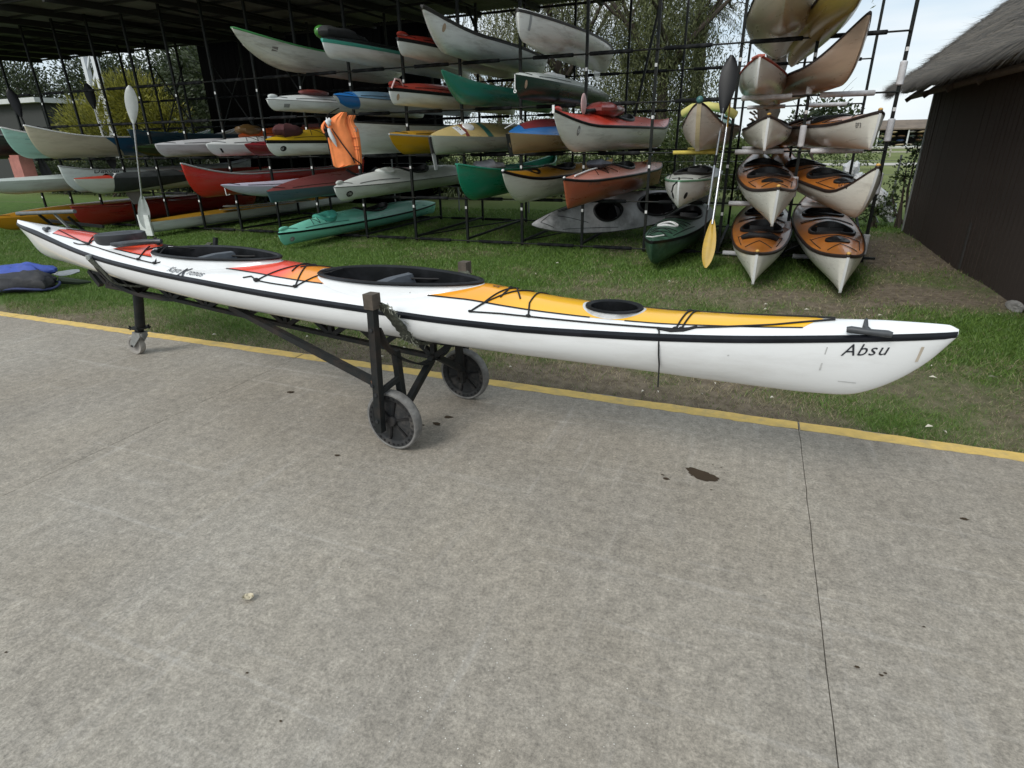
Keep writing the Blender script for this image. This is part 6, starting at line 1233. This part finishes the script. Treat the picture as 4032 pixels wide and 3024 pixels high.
palm('palm with ragged brown trunk behind the weeping foliage', (-2.25, 20.5, 0), 4.9, .17, 34, 3)
palm('tall palm trunk rising behind the head-on boats', (-.10, 17.6, 0), 6.6, .22, 30, 9)
HC = ((.022, .040, .012), (.15, .20, .055)); random.seed(21)
for i, (x, y, sx, h, lab) in enumerate([(-8.3, 16.5, 1.3, 1.2, 'green shrub behind the second level, left of the sea green canoe'), (-5.6, 17.5, 1.2, 1.4, 'green shrub behind the mustard yellow kayak'), (-3.2, 16.4, 1.3, 1.9, 'broad shrub behind the scarlet decked kayak'), (-1.6, 16.0, 1.0, 2.1, 'leafy shrub behind the kayak with the ball on its bow'), (-.35, 16.8, .7, 1.6, 'low shrub behind the long paddles'), (-10.2, 18.5, 1.6, 2.5, 'tall shrub seen beneath the fourth level boats'), (-7.4, 19.0, 1.5, 2.6, 'tall shrub under the sea green pointed boat')]):
    bush('leafy_shrub', lab, (x, y, 0), [(0, 0, h*.5, sx, .6, h*.5), (-sx*.5, .1, h*.6, sx*.5, .5, h*.4), (sx*.5, 0, h*.45, sx*.6, .5, h*.45)], 5200, .085, HC, group='shrubs behind the rack', seed=i)
bush('small_tree', 'small broad-leaved tree against the sky right of the head-on boats', (1.62, 21.5, 0), [(0, 0, 2.2, .75, .7, .55), (.6, 0, 2.0, .6, .6, .5), (-.6, .2, 1.9, .6, .5, .5)], 1500, .13, ((.014, .026, .010), (.08, .11, .04)), 'tree', .55, stems=5, trunk=(1.6, .05), shell=.2)
bush('far_hedge_tree', 'dark rounded hedge tree far behind the rack on the right', (1.2, 34, 0), [(0, 0, 1.1, 2.2, .8, 1.0), (-3.2, 0, 1.0, 2.4, .8, 1.0), (2.8, 0, .9, 1.6, .8, .9)], 7000, .13, HC, 'hedge', stems=4)
bush('leafy_weed', 'spindly leafy weed growing against the corner of the hut', (2.50, 12.75, 0), [(0, 0, 1.25, .22, .2, .3), (-.10, 0, .85, .26, .2, .35), (-.22, .1, .45, .30, .2, .35)], 620, .065, ((.018, .034, .010), (.09, .13, .035)), 'plant', .55, stems=7, shell=.1)
bush('leafy_weed', 'low sprawling weed in front of the white sacks', (2.05, 12.6, 0), [(0, 0, .28, .35, .25, .25), (-.3, 0, .2, .25, .2, .2)], 520, .06, ((.018, .034, .010), (.09, .13, .035)), 'plant', .5, stems=6, seed=4, shell=.1)
GC = ((.05, .06, .010), (.36, .34, .05))
bush('golden_conifer', 'bushy golden-green conifer glowing behind the left bays', (-24.6, 18.0, 0), [(0, 0, 1.9, 2.6, 1.6, 1.7), (-1.9, .2, 2.4, 1.6, 1.3, 1.3), (1.4, -.2, 3.2, 1.7, 1.2, 1.25), (2.7, 0, 2.2, 1.3, 1.2, 1.3), (.2, 0, 3.4, 1.2, 1.0, 1.0), (-2.9, 0, 1.3, 1.2, 1.2, 1.1)], 46000, .17, GC, 'shrub', .20, up=.5, stems=6, shell=.45)
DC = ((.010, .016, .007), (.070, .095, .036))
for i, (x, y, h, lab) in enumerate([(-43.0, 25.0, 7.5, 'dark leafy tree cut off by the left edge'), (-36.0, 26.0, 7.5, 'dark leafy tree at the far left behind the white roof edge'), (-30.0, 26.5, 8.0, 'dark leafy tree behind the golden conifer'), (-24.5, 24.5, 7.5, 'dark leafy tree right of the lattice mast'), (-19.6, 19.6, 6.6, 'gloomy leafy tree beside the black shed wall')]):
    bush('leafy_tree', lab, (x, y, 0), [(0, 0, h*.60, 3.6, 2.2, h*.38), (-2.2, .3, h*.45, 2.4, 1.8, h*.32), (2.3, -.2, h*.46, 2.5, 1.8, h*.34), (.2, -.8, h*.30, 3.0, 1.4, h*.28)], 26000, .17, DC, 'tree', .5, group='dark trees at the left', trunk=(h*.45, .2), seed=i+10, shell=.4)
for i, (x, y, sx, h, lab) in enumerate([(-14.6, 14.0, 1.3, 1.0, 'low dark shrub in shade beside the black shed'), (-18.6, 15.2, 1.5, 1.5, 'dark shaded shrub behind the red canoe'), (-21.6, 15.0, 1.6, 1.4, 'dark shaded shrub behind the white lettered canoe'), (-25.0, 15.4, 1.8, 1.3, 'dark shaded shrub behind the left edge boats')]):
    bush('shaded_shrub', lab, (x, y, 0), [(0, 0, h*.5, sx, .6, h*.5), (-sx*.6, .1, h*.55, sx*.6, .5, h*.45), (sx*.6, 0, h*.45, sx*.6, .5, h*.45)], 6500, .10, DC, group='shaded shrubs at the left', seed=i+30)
